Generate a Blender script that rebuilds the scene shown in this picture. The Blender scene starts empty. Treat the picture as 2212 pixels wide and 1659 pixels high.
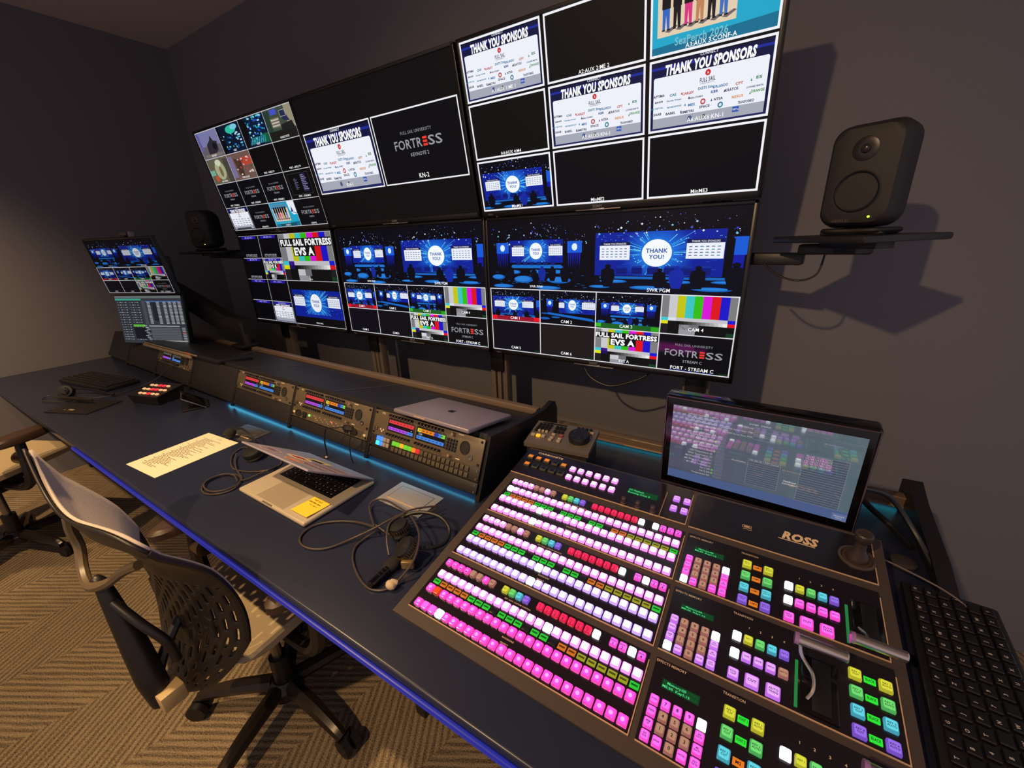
import bpy, bmesh, math, random
from mathutils import Vector, Matrix, Euler
S = bpy.context.scene
COL = S.collection
R_ = math.radians
random.seed(7)

# ---------------------------------------------------------------- camera, world, exposure, big lights
cam = bpy.data.cameras.new('camera'); cam.sensor_width = 36; cam.lens = 36 * 894.17 / 2212; cam.clip_start = .02
cam_o = bpy.data.objects.new('camera', cam); COL.objects.link(cam_o)
cam_o.location = (0, 0, 1.468); cam_o.rotation_euler = (R_(70.431), R_(2.059), R_(31.836))
S.camera = cam_o
w = bpy.data.worlds.new('world'); S.world = w; w.use_nodes = True
w.node_tree.nodes['Background'].inputs[0].default_value = (.95, .80, .86, 1)
w.node_tree.nodes['Background'].inputs[1].default_value = .40
S.view_settings.view_transform = 'Standard'; S.view_settings.look = 'None'; S.view_settings.gamma = 1
S.view_settings.exposure = 0; S.view_settings.use_curve_mapping = False
def lamp(name, kind, loc, energy, color, rot=(0, 0, 0), **kw):
    l = bpy.data.lights.new(name, kind); l.energy = energy; l.color = color
    for k, v in kw.items(): setattr(l, k, v)
    o = bpy.data.objects.new(name, l); COL.objects.link(o); o.location = loc; o.rotation_euler = rot
    o['kind'] = 'helper'
    return o
# the warm recessed ceiling downlight behind the photographer
lamp('ceiling_downlight', 'SPOT', (-.8, -1.46, 2.84), 225, (1, .65, .33), (R_(52), 0, 0), spot_size=R_(78), spot_blend=1., shadow_soft_size=.035)
# a second one of the same row, above the front of the desk
lamp('ceiling_downlight', 'SPOT', (-1.75, -.15, 2.84), 215, (1, .66, .32), (0, 0, 0), spot_size=R_(110), spot_blend=1., shadow_soft_size=.035)
lamp('ceiling_downlight', 'SPOT', (-3.0, -.5, 2.84), 300, (1, .66, .34), (0, R_(28), 0), spot_size=R_(92), spot_blend=1., shadow_soft_size=.035)

# ---------------------------------------------------------------- helpers
def lin(c):
    c = c / 255
    return c / 12.92 if c <= .04045 else ((c + .055) / 1.055) ** 2.4
def rgb(r, g, b): return (lin(r), lin(g), lin(b), 1)
_M = {}
def mat(name, col=(60, 60, 60), rough=.5, metal=0., emit=None, es=1., spec=.5, noise=0., nscale=60., bump=0., coat=0.):
    if name in _M: return _M[name]
    m = bpy.data.materials.new(name); m.use_nodes = True; nt = m.node_tree; b = nt.nodes['Principled BSDF']
    c = rgb(*col)
    b.inputs['Base Color'].default_value = c; b.inputs['Roughness'].default_value = rough
    b.inputs['Metallic'].default_value = metal; b.inputs['Specular IOR Level'].default_value = spec
    b.inputs['Coat Weight'].default_value = coat; b.inputs['Coat Roughness'].default_value = .08
    if emit:
        b.inputs['Emission Color'].default_value = rgb(*emit); b.inputs['Emission Strength'].default_value = es
    if noise or bump:
        tc = nt.nodes.new('ShaderNodeTexCoord'); n = nt.nodes.new('ShaderNodeTexNoise')
        n.inputs['Scale'].default_value = nscale; n.inputs['Detail'].default_value = 4
        nt.links.new(tc.outputs['Object'], n.inputs['Vector'])
        if noise:
            r = nt.nodes.new('ShaderNodeMixRGB'); r.inputs[1].default_value = [x * (1 - noise) for x in c[:3]] + [1]
            r.inputs[2].default_value = [min(1, x * (1 + noise)) for x in c[:3]] + [1]
            nt.links.new(n.outputs['Fac'], r.inputs[0]); nt.links.new(r.outputs[0], b.inputs['Base Color'])
        if bump:
            bp = nt.nodes.new('ShaderNodeBump'); bp.inputs['Strength'].default_value = bump; bp.inputs['Distance'].default_value = .002
            nt.links.new(n.outputs['Fac'], bp.inputs['Height']); nt.links.new(bp.outputs[0], b.inputs['Normal'])
    _M[name] = m
    return m
def attr_mat(name, emissive, strength=1., rough=.3, spec=.5):
    if name in _M: return _M[name]
    m = bpy.data.materials.new(name); m.use_nodes = True; nt = m.node_tree; b = nt.nodes['Principled BSDF']
    a = nt.nodes.new('ShaderNodeAttribute'); a.attribute_name = 'col'
    b.inputs['Roughness'].default_value = rough; b.inputs['Specular IOR Level'].default_value = spec
    if spec > .69: b.inputs['Coat Weight'].default_value = 1.; b.inputs['Coat IOR'].default_value = 2.1; b.inputs['Coat Roughness'].default_value = .03
    if emissive:
        b.inputs['Base Color'].default_value = (.004, .004, .005, 1)
        nt.links.new(a.outputs['Color'], b.inputs['Emission Color']); b.inputs['Emission Strength'].default_value = strength
    else: nt.links.new(a.outputs['Color'], b.inputs['Base Color'])
    _M[name] = m
    return m

BLK = mat('black_plastic', (20, 19, 21), .45)
GLOSS = mat('black_gloss', (9, 8, 10), .12)
SCR = attr_mat('screen_picture', True, 1.0, .45, .1)
SCRG = attr_mat('glossy_touch_screen_picture', True, 1.0, .06, .7)
PRT = attr_mat('printed_surface', False, 1, .6, .3)
CHROME = mat('chrome', (215, 205, 195), .24, 1.)
SATIN = mat('satin_steel', (150, 145, 140), .32, 1.)
ALU = mat('aluminium', (155, 150, 148), .42, .8)

class MB:
    def __init__(s): s.bm = bmesh.new(); s.mats = []
    def mi(s, m):
        if m not in s.mats: s.mats.append(m)
        return s.mats.index(m)
    def _fin(s, verts, m, mtx=None):
        if mtx is not None: bmesh.ops.transform(s.bm, matrix=mtx, verts=verts)
        i = s.mi(m)
        fs = {f for v in verts for f in v.link_faces}
        for f in fs: f.material_index = i
        return fs
    def box(s, c, size, m, bev=0, rot=None, seg=2):
        r = bmesh.ops.create_cube(s.bm, size=1)
        vs = r['verts']
        bmesh.ops.scale(s.bm, vec=size, verts=vs)
        if bev:
            es = list({e for v in vs for e in v.link_edges})
            q = bmesh.ops.bevel(s.bm, geom=es, offset=min(bev, min(size) * .49), segments=seg, profile=.5, affect='EDGES')
            vs = list({v for f in q['faces'] for v in f.verts} | {v for v in vs if v.is_valid})
        mt = Matrix.Translation(c)
        if rot is not None: mt = mt @ (rot if isinstance(rot, Matrix) else Euler(rot).to_matrix().to_4x4())
        s._fin(vs, m, mt)
        return s
    def cyl(s, a, b, r0, r1=None, m=None, seg=20):
        a, b = Vector(a), Vector(b); d = b - a
        r1 = r0 if r1 is None else r1
        q = bmesh.ops.create_cone(s.bm, cap_ends=True, segments=seg, radius1=r0, radius2=r1, depth=d.length)
        mt = Matrix.Translation((a + b) / 2) @ d.to_track_quat('Z', 'Y').to_matrix().to_4x4()
        s._fin(q['verts'], m, mt)
        return s
    def ball(s, c, r, m, sc=(1, 1, 1), seg=20):
        q = bmesh.ops.create_uvsphere(s.bm, u_segments=seg, v_segments=seg // 2 + 2, radius=r)
        s._fin(q['verts'], m, Matrix.Translation(c) @ Matrix.Diagonal((*sc, 1)))
        return s
    def tube(s, pts, r, m, seg=8, smooth=True, closed=False, sub=6):
        P = [Vector(p) for p in pts]
        rs = r if isinstance(r, (list, tuple)) else [r] * len(P)
        if smooth and len(P) > 2:
            Q = []; RR = []
            n = len(P)
            for i in range(n if closed else n - 1):
                p0 = P[(i - 1) % n] if closed or i > 0 else P[i]; p1 = P[i]; p2 = P[(i + 1) % n]
                p3 = P[(i + 2) % n] if closed or i + 2 < n else p2
                for k in range(sub):
                    t = k / sub
                    Q.append(.5 * ((2 * p1) + (-p0 + p2) * t + (2 * p0 - 5 * p1 + 4 * p2 - p3) * t * t + (-p0 + 3 * p1 - 3 * p2 + p3) * t ** 3))
                    RR.append(rs[i] * (1 - t) + rs[(i + 1) % n] * t)
            if not closed: Q.append(P[-1]); RR.append(rs[-1])
            P, rs = Q, RR
        rings = []; up = Vector((0, 0, 1)); n = len(P)
        for i, p in enumerate(P):
            d = (P[(i + 1) % n] - P[i - 1]) if closed else (P[min(i + 1, n - 1)] - P[max(i - 1, 0)])
            if d.length < 1e-9: d = Vector((0, 0, 1))
            d.normalize()
            if i == 0: x = d.orthogonal().normalized()
            else:
                x = x - d * x.dot(d)
                x = x.normalized() if x.length > 1e-6 else d.orthogonal().normalized()
            y = d.cross(x)
            rings.append([s.bm.verts.new(p + (x * math.cos(a) + y * math.sin(a)) * rs[i]) for a in [2 * math.pi * k / seg for k in range(seg)]])
        mi = s.mi(m)
        for i in range(n if closed else n - 1):
            A, B = rings[i], rings[(i + 1) % n]
            for k in range(seg):
                try:
                    f = s.bm.faces.new((A[k], A[(k + 1) % seg], B[(k + 1) % seg], B[k])); f.material_index = mi
                except ValueError: pass
        if not closed:
            for q in (rings[0][::-1], rings[-1]):
                f = s.bm.faces.new(q); f.material_index = mi
        return s
    def poly(s, pts, m):
        f = s.bm.faces.new([s.bm.verts.new(p) for p in pts]); f.material_index = s.mi(m); return s
    def prism(s, pts, d, m):                    # closed outline pts (3D, planar) swept by vector d
        A = [s.bm.verts.new(p) for p in pts]; B = [s.bm.verts.new(Vector(p) + Vector(d)) for p in pts]; mi = s.mi(m)
        n = len(A); F = [s.bm.faces.new(A[::-1]), s.bm.faces.new(B)]
        for i in range(n): F.append(s.bm.faces.new((A[i], A[(i + 1) % n], B[(i + 1) % n], B[i])))
        for f in F: f.material_index = mi
        bmesh.ops.recalc_face_normals(s.bm, faces=F)
        return s
    def loft(s, rings, m, caps=True):
        mi = s.mi(m); V = [[s.bm.verts.new(p) for p in r] for r in rings]; n = len(V[0]); F = []
        for A, B in zip(V, V[1:]):
            for k in range(n): F.append(s.bm.faces.new((A[k], A[(k + 1) % n], B[(k + 1) % n], B[k])))
        if caps: F += [s.bm.faces.new(V[0][::-1]), s.bm.faces.new(V[-1])]
        for f in F: f.material_index = mi
        bmesh.ops.recalc_face_normals(s.bm, faces=F)
        return s
    def lathe(s, prof, c, m, axis=(0, 0, 1), seg=32):
        q = Vector(axis).to_track_quat('Z', 'Y').to_matrix(); c = Vector(c)
        rings = [[c + q @ Vector((r * math.cos(2 * math.pi * k / seg), r * math.sin(2 * math.pi * k / seg), z)) for k in range(seg)] for r, z in prof]
        return s.loft(rings, m)
    def build(s, name, parent=None, loc=None, rot=None, sharp=35):
        me = bpy.data.meshes.new(name); s.bm.to_mesh(me); s.bm.free()
        for m in s.mats: me.materials.append(m)
        for p in me.polygons: p.use_smooth = True
        me.set_sharp_from_angle(angle=R_(sharp))
        o = bpy.data.objects.new(name, me); COL.objects.link(o)
        if loc is not None: o.location = loc
        if rot is not None: o.rotation_euler = rot
        if parent: o.parent = parent
        return o
def tag(o, label=None, cat=None, group=None, kind=None):
    for k, v in (('label', label), ('category', cat), ('group', group), ('kind', kind)):
        if v: o[k] = v
    return o
def thing(name, label, cat, loc=(0, 0, 0), rot=(0, 0, 0), group=None):
    o = bpy.data.objects.new(name, None); COL.objects.link(o); o.empty_display_size = .05
    o.location = loc; o.rotation_euler = rot
    return tag(o, label, cat, group)
def copy_tree(o, parent=None):
    kids = list(o.children)
    c = o.copy(); COL.objects.link(c)
    if parent: c.parent = parent
    for k in kids: copy_tree(k, c)
    return c

# ---------------------------------------------------------------- flat pictures: coloured polygons and lettering in one mesh
_T = {}
def glyphs(txt, bold, shear):
    k = (txt, bold, shear)
    if k not in _T:
        cu = bpy.data.curves.new('t', 'FONT'); cu.body = txt; cu.size = 1; cu.resolution_u = 2; cu.offset = bold; cu.shear = shear
        cu.space_character = 1.03 + bold
        o = bpy.data.objects.new('t', cu); COL.objects.link(o)
        bpy.context.view_layer.update()
        me = o.evaluated_get(bpy.context.evaluated_depsgraph_get()).to_mesh()
        vs = [(v.co.x, v.co.y) for v in me.vertices]; fs = [tuple(p.vertices) for p in me.polygons]
        bpy.data.objects.remove(o); bpy.data.curves.remove(cu)
        if vs:
            x0 = min(v[0] for v in vs); x1 = max(v[0] for v in vs)
        else: x0 = x1 = 0
        _T[k] = (vs, fs, x0, x1)
    return _T[k]
class CV:
    """x to the right, y DOWN, both in metres; layers lift by .00012"""
    def __init__(s, step=.00012): s.V = []; s.F = []; s.C = []; s.step = step; s.ox = s.oy = 0; s.sx = s.sy = 1; s.L0 = 0; s.dim = 1.
    def sub(s, x, y, w, h, L=0):                # following drawing goes into this cell in 0..1 units
        s.ox, s.oy, s.sx, s.sy, s.L0 = x, y, w, h, L; return s
    def poly(s, pts, col, L=0):
        i = len(s.V); z = (L + s.L0) * s.step
        s.V += [(s.ox + x * s.sx, s.oy + y * s.sy, z) for x, y in pts]; s.F.append((tuple(range(i, i + len(pts))), col))
    def rect(s, x, y, w, h, col, L=0): s.poly([(x, y), (x, y + h), (x + w, y + h), (x + w, y)], col, L)
    def frame(s, x, y, w, h, t, col, L=0):      # t in metres
        tx, ty = t / s.sx, t / s.sy
        s.rect(x, y, w, ty, col, L); s.rect(x, y + h - ty, w, ty, col, L); s.rect(x, y, tx, h, col, L); s.rect(x + w - tx, y, tx, h, col, L)
    def ell(s, cx, cy, rx, ry, col, L=0, n=20): s.poly([(cx + rx * math.cos(-2 * math.pi * k / n), cy + ry * math.sin(-2 * math.pi * k / n)) for k in range(n)], col, L)
    def line(s, a, b, t, col, L=0):
        dx, dy = (b[0] - a[0]) * s.sx, (b[1] - a[1]) * s.sy; d = math.hypot(dx, dy) or 1
        nx, ny = -dy / d * t / 2 / s.sx, dx / d * t / 2 / s.sy
        s.poly([(a[0] + nx, a[1] + ny), (b[0] + nx, b[1] + ny), (b[0] - nx, b[1] - ny), (a[0] - nx, a[1] - ny)], col, L)
    def text(s, cx, cy, h, txt, col=(255, 255, 255), L=3, w=None, al='c', bold=0., shear=0.):
        """cy is the middle of the capitals, h their height (cell units); w: width to fit"""
        vs, fs, x0, x1 = glyphs(txt, bold, shear)
        if not vs: return
        k = h * s.sy / .7; kx = (w * s.sx / (x1 - x0)) if w else k
        X = s.ox + cx * s.sx - (kx * (x0 + x1) / 2 if al == 'c' else kx * x0 if al == 'l' else kx * x1); Y = s.oy + cy * s.sy + h * s.sy / 2
        i = len(s.V); z = (L + s.L0) * s.step
        s.V += [(X + x * kx, Y - y * k, z) for x, y in vs]
        s.F += [(tuple(i + j for j in f), col) for f in fs]
    def build(s, name, parent, H, mat_, back=None, mapf=None, dim=1.):
        me = bpy.data.meshes.new(name)
        mp = mapf or (lambda x, y, z: (x, -z, H - y))
        me.from_pydata([mp(*v) for v in s.V], [], [f for f, c in s.F])
        a = me.color_attributes.new('col', 'FLOAT_COLOR', 'POINT')
        buf = [0.] * (4 * len(s.V))
        for f, c in s.F:
            q = [lin(t) * dim for t in c[:3]]
            for j in f: buf[4 * j:4 * j + 4] = [q[0], q[1], q[2], 1]
        a.data.foreach_set('color', buf)
        me.materials.append(mat_)
        o = bpy.data.objects.new(name, me); COL.objects.link(o)
        if parent: o.parent = parent
        return o

W_ = (255, 255, 255)
def lbl(c, txt, h=.07, y=.93, w=None): c.text(.5, y, h, txt, W_, 6, w=w, bold=.01)
def sponsors(c, label=None, detail=2):
    c.rect(0, 0, 1, 1, (14, 20, 62)); c.rect(0, .10, 1, .035, (30, 42, 150), 1); c.rect(0, 0, 1, .05, (6, 8, 30), 1)
    c.rect(0, .93, 1, .07, (30, 36, 90), 1)
    c.text(.5, .045, .035, 'CONNECT', (225, 225, 235), 2, bold=.02, shear=.2)
    c.text(.5, .155, .125, 'THANK YOU SPONSORS', W_, 3, w=.72, bold=.05, shear=.14)
    c.poly([(.04, .255), (.04, .92), (.05, .94), (.95, .94), (.96, .92), (.96, .255), (.95, .235), (.05, .235)], (238, 240, 250), 2)
    c.rect(.04, .80, .92, .14, (165, 168, 182), 3)
    c.ell(.5, .295, .022, .04, (200, 38, 45), 3, 14); c.text(.503, .295, .03, 'k', (250, 240, 240), 4, bold=.03)
    D = (40, 52, 90); T = (30, 120, 150); RD = (185, 60, 60)
    c.text(.5, .38, .055, 'FULL SAIL', D, 4, w=.125, bold=.02); c.text(.5, .425, .018, 'UNIVERSITY', D, 4, w=.11)
    if detail < 1:
        random.seed(3)
        for r in range(4):
            for k in range(6): c.rect(.08 + k * .145 + random.random() * .02, .5 + r * .085, .07 + random.random() * .04, .022, [D, T, (90, 90, 110)][(k + r) % 3], 4)
        return
    rows = [(.50, [(.09, 'APTIMA', D), (.215, 'CAE', T), (.345, 'CARLEY', RD), (.49, 'DiSTI Sim', T), (.61, 'ORLANDO', (50, 110, 160)), (.755, 'CPT', (190, 90, 50)), (.90, 'ES', (30, 120, 80))]),
            (.575, [(.09, 'axon', D), (.225, 'Florida Virtual', T), (.41, 'GENERAL DYNAMICS', D), (.565, 'KBR', (30, 80, 150)), (.70, 'KRATOS', D), (.875, 'LOCKHEED MARTIN', (60, 80, 120))]),
            (.665, [(.07, 'MASS VIRTUAL', T), (.23, 'METAMORPHOSIS', T), (.38, 'MES', (20, 110, 170)), (.475, 'o', RD), (.60, 'NTSA', D), (.75, 'NEXUS', (215, 130, 50)), (.90, 'ORANGE', (60, 150, 70))]),
            (.75, [(.08, 'SAAB', D), (.20, 'BABEL', D), (.345, 'SIMETRI', D), (.49, 'SPACE', D), (.62, 'o', T), (.82, 'TRANSFORMXD', (50, 70, 110))])]
    for y, row in rows:
        for k, (x, t, col) in enumerate(row):
            if t == 'o': c.ell(x, y, .022, .04, col, 4, 12); c.ell(x, y, .012, .022, (225, 225, 235), 5, 10); continue
            c.text(x, y + (.03 * ((k * 7) % 3 - 1) * .5), .034 if len(t) < 12 else .022, t, col, 4, w=min(.125, .0145 * len(t) + .014), bold=.035)
            if k % 2 == 0: c.poly([(x - .055, y - .02), (x - .062, y + .018), (x - .048, y + .018)], col, 4)
    c.ell(.37, .865, .02, .04, (70, 90, 130), 4, 12); c.rect(.72, .81, .05, .07, (30, 80, 180), 4)
    c.text(.745, .845, .03, 'ViRTra', W_, 5, w=.045); c.rect(.48, .84, .02, .05, (90, 80, 60), 4)
def title_bars(c, title, black=(12, 12, 14), K=True):
    cols = [(125, 125, 128), (200, 200, 205), (195, 195, 20), (60, 195, 195), (50, 190, 20), (215, 20, 215), (220, 20, 30), (25, 20, 200), (125, 125, 128)]
    for i, q in enumerate(cols): c.rect(i / 9, 0, 1 / 9 + .001, .58, q)
    c.rect(0, .58, .111, .085, (60, 200, 210)); c.rect(0, .665, .111, .085, (225, 225, 20)); c.rect(.111, .58, .111, .085, (60, 20, 130) if title else (220, 220, 228)); c.rect(.111, .665, .111, .085, (30, 10, 90) if title else (15, 15, 18))
    c.rect(.222, .58, .667, .085, (195, 195, 200)); c.rect(.889, .58, .111, .085, (25, 25, 210)); c.rect(.889, .665, .111, .085, (225, 20, 25))
    for i in range(12): v = int(10 + 225 * (i / 11) ** 1.1); c.rect(.222 + i * .0556, .665, .0558, .085, (v, v, v))
    c.rect(0, .75, 1, .25, black); c.rect(0, .75, .111, .25, (45, 38, 42)); c.rect(.27, .75, .22, .25, (232, 232, 240)); c.rect(.27, .88, .22, .12, (150, 150, 160), 1)
    c.rect(.41, .75, .12, .14, (110, 110, 116), 2)
    c.rect(.889, .75, .111, .25, (38, 38, 42)); c.rect(.889, .9, .111, .1, (15, 60, 28), 1)
    if title:
        c.rect(.0, .105, 1, .17, (16, 16, 18), 2); c.text(.5, .19, .12, title[0], W_, 4, w=.96, bold=.045)
        c.rect(.25, .275, .42, .2, (16, 16, 18), 2); c.text(.46, .375, .15, title[1], W_, 4, w=.38, bold=.045)
def thankyou(c, cx, cy, rx, ry, L=5):
    c.ell(cx, cy, rx, ry, (245, 250, 255), L, 32)
    c.text(cx, cy - ry * .18, ry * .30, 'THANK', (22, 75, 165), L + 1, w=rx * 1.45, bold=.025)
    c.text(cx, cy + ry * .27, ry * .30, 'YOU!', (22, 75, 165), L + 1, w=rx * 1.0, bold=.025)
def wall_gfx(c, x0, y0, x1, y1, cx, cy, rx, ry, n, rnd):
    c.rect(x0, y0, x1 - x0, y1 - y0, (8, 32, 150), 1)
    m = 14
    for k in range(m):                           # LED wall art: brighter blocks towards the disc
        t = k / m; kk = 2.5 - 1.5 * t
        ex, ey = min(rx * kk, (x1 - x0) / 2), ry * kk * .95
        c.poly([(min(x1, max(x0, cx + ex * math.cos(a))), min(y1, max(y0, cy - ey * math.sin(a)))) for a in [2 * math.pi * j / 28 for j in range(28)]], (int(8 + 14 * t), int(34 + 80 * t), int(152 + 68 * t)), 1 + (k + 1) * .08)
    for k in range(n):
        a = rnd.random() * 6.283; r0 = 1.08; r1 = 1.25 + rnd.random() * 1.5
        p = (cx + rx * r0 * math.cos(a), cy + ry * r0 * math.sin(a)); q = (cx + rx * r1 * math.cos(a), cy + ry * r1 * math.sin(a))
        if x0 < q[0] < x1 and y0 < q[1] < y1:
            c.line(p, q, .0009 + rnd.random() * .0008, [(60, 170, 235), (30, 110, 230), (110, 225, 240)][k % 3], 3)
            c.ell(q[0], q[1], .004, .007, (120, 210, 245), 3.3, 6)
    for k in range(n // 2):
        x = x0 + rnd.random() * (x1 - x0); y = y0 + rnd.random() * (y1 - y0)
        c.rect(x, y, min(.05, x1 - x) * rnd.random(), .004, (30, 90, 215), 3)
def person_shape(c, x, yb, h, col):
    w_ = h * .20
    c.ell(x, yb - h * .9, w_ * .38, h * .085, col, 9, 10)
    c.poly([(x - w_ * .2, yb - h * .84), (x - w_ * .8, yb - h * .74), (x - w_ * .9, yb - h * .42), (x - w_ * .5, yb), (x + w_ * .5, yb), (x + w_ * .85, yb - h * .42), (x + w_ * .75, yb - h * .74), (x + w_ * .2, yb - h * .84)], col, 9)
def board(c, x, y, w_, h):
    c.rect(x, y, w_, h, (235, 240, 252), 4); c.rect(x, y, w_, h * .2, (12, 22, 80), 4.5)
    c.text(x + w_ / 2, y + h * .11, h * .1, 'THANK YOU SPONSORS', W_, 5, w=w_ * .75)
    for r in range(4):
        for k in range(6): c.rect(x + w_ * (.07 + k * .15), y + h * (.36 + r * .15), w_ * .085, h * .045, [(80, 100, 150), (110, 110, 130), (60, 130, 160)][(k + r) % 3], 5)
def stage(c, mode, seed=1):
    rnd = random.Random(seed)
    c.rect(0, 0, 1, 1, (2, 4, 16))
    for k in range(110):
        x = .03 + rnd.random() * .94; y = .06 + (rnd.random() ** .8) * .24 + .05 * math.sin(x * 9)
        r = .0022 + rnd.random() ** 3 * .0075
        q = [(190, 210, 255), (70, 90, 225), (120, 200, 235), (45, 60, 190), (235, 240, 255), (60, 70, 120)][k % 6]
        c.poly([(x - r, y), (x, y + r * 1.6), (x + r, y), (x, y - r * 1.6)], q, 2)
    T = (16, 95, 185)
    if mode == 'wide':
        wall_gfx(c, .23, .27, .76, .60, .5, .43, .065, .125, 60, rnd)
        thankyou(c, .5, .43, .063, .12); board(c, .255, .335, .125, .165); board(c, .625, .33, .13, .165)
        for x in (.09, .80):
            c.rect(x, .30, .13, .16, (20, 90, 215), 2); c.ell(x + .065, .38, .025, .05, (220, 240, 255), 5, 14)
            for k in range(6): c.poly([(x + .005 + k * .02, .46), (x + .01 + k * .02, .68), (x + .02 + k * .02, .46)], (14, 30, 170), 2)
        c.poly([(.22, .68), (.78, .68), (.74, .63), (.26, .63)], (20, 110, 200), 4)
        for k in range(6): c.rect(.3 + k * .068, .585, .045, .05, (10, 28, 110), 4.5)
        for x, y, rx, ry in ((.28, .74, .06, .03), (.5, .73, .06, .028), (.70, .73, .065, .03), (.10, .82, .07, .04), (.37, .85, .10, .055), (.72, .85, .115, .05), (.15, .96, .11, .03), (.62, .97, .12, .028)):
            c.ell(x, y, rx, ry, T, 5); c.ell(x - rx * .1, y - ry * .12, rx * .8, ry * .72, (36, 125, 215), 5.4)
        for k in range(34):
            x = rnd.random() * .95; y = .72 + rnd.random() * .24; c.rect(x, y, .02 + .02 * rnd.random(), .006, (30, 90, 160), 4.8)
        for x, h in ((.23, .26), (.48, .18), (.56, .22), (.66, .22), (.78, .26), (.89, .25)): person_shape(c, x, .86 + (h - .2) * .3, h, (3, 6, 22) if x != .56 else (16, 40, 150))
    elif mode == 'tight':
        wall_gfx(c, .04, .24, .88, .78, .47, .5, .10, .17, 90, rnd)
        thankyou(c, .47, .50, .098, .165); board(c, .075, .355, .215, .225); board(c, .655, .345, .22, .225)
        for k in range(6): c.rect(.2 + k * .108, .68, .075, .08, (10, 24, 110), 4.5); c.rect(.205 + k * .108, .655, .065, .04, (18, 46, 150), 4.5)
        c.rect(.93, .33, .07, .2, (20, 90, 215), 2); c.rect(.93, .53, .06, .3, (14, 26, 160), 2)
        c.rect(.08, .79, .82, .03, (20, 100, 190), 5); c.rect(.04, .82, .9, .18, (3, 8, 26), 4.2)
        for x, y, rx, ry in ((.18, .855, .10, .022), (.63, .85, .08, .02), (.42, .93, .12, .026), (.83, .93, .12, .026), (.02, .93, .08, .02), (.9, .845, .08, .018)):
            c.ell(max(rx, min(1 - rx, x)), y, rx, ry, T, 5); c.ell(max(rx, min(1 - rx, x)), y - .004, rx * .8, ry * .6, (36, 130, 220), 5.4)
        for x, h in ((.14, .30), (.50, .25), (.61, .28), (.74, .28), (.955, .32)): person_shape(c, x, .93, h, (3, 6, 22) if x != .61 else (16, 40, 160))
    elif mode == 'side':
        wall_gfx(c, .36, .25, 1, .66, .6, .42, .07, .16, 50, rnd)
        thankyou(c, .6, .42, .068, .15); board(c, .36, .33, .10, .18); board(c, .77, .28, .22, .24)
        c.rect(.13, .28, .12, .2, (20, 90, 215), 2); c.ell(.19, .38, .03, .06, (220, 240, 255), 5, 14)
        for k in range(5): c.poly([(.14 + k * .02, .48), (.145 + k * .02, .68), (.155 + k * .02, .48)], (14, 30, 170), 2)
        c.poly([(.15, .66), (.95, .78), (.99, .86), (.15, .72)], (20, 105, 200), 5)
        for x, y, rx, ry in ((.1, .85, .09, .035), (.3, .8, .08, .025), (.1, .7, .07, .02)): c.ell(x, y, rx, ry, T, 5)
def fortress(c, sub, y=.5, k=1., glow=False):
    c.rect(0, 0, 1, 1, (7, 8, 14))
    if glow:
        for j in range(10): c.rect(0, .2 + j * .012, .42 + j * .01, .34 - j * .022, (18 + j * 7, 8 + j * 1, 26 + j * 5), .5 + j * .1)
        for j in range(8): c.rect(.5, .30 + j * .01, .2 - j * .01, .16 - j * .012, (22 + j * 5, 8, 28 + j * 4), .6 + j * .1)
    g = (150, 152, 160); h = .125 * k
    c.text(.5, y - .155 * k, .042 * k, 'FULL SAIL UNIVERSITY', (140, 142, 150), 3, w=.36 * k)
    c.text(.5 - .115 * k, y, h, 'FORTR', g, 3, w=.33 * k, bold=.012); c.text(.5 + .20 * k, y, h, 'SS', g, 3, w=.155 * k, bold=.012)
    for j in range(3): c.rect(.5 + .062 * k, y - h / 2 + j * h * .375, .048 * k, h * .25, (235, 60, 45), 3)
    c.rect(.5 - .281 * k, y - h * .18, .015, h * .1, (7, 8, 14), 3.5)
    c.text(.5, y + .15 * k, .05 * k, sub, (170, 172, 178), 3)
def student_slide(c, label=None, small=False):
    c.rect(0, 0, 1, 1, (28, 165, 200)); c.rect(.06, .06, .62, .70, (225, 205, 175), 1); c.rect(.06, .06, .62, .2, (60, 150, 190), 1.2)
    c.rect(.06, .04, .62, .02, (20, 120, 150), 1)
    c.poly([(.72, 0), (.76, .42), (.86, .55), (1, .52), (1, 0)], (235, 240, 250), 1); c.line((.74, .4), (.99, .5), .004, (40, 110, 200), 2)
    for k in range(6):
        x = .13 + k * .09; cl = [(50, 100, 190), (20, 22, 30), (215, 50, 130), (190, 130, 90), (25, 25, 35), (60, 110, 190)][k]
        c.ell(x, .17, .018, .035, (140, 100, 80), 3, 10); c.rect(x - .035, .21, .07, .22, (14, 16, 24), 3)
        c.poly([(x - .03, .43), (x - .028, .68), (x - .008, .68), (x, .5), (x + .01, .68), (x + .03, .68), (x + .03, .43)], cl, 3)
        c.rect(x - .032, .67, .026, .02, (30, 30, 36), 3.2); c.rect(x + .008, .67, .028, .02, (30, 30, 36), 3.2)
        c.poly([(x - .01, .70), (x + .08, .64), (x + .1, .66), (x + .03, .72)], (110, 100, 105), 2)
    c.poly([(0, .88), (1, .80), (1, 1), (0, 1)], (20, 110, 145), 2); c.text(.42, .85, .095, 'SeaPerch 2026', (120, 190, 205), 3, w=.42, bold=.02)
    if small: c.poly([(.84, .2), (.88, .42), (.8, .42)], (30, 60, 140), 3)
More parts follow.
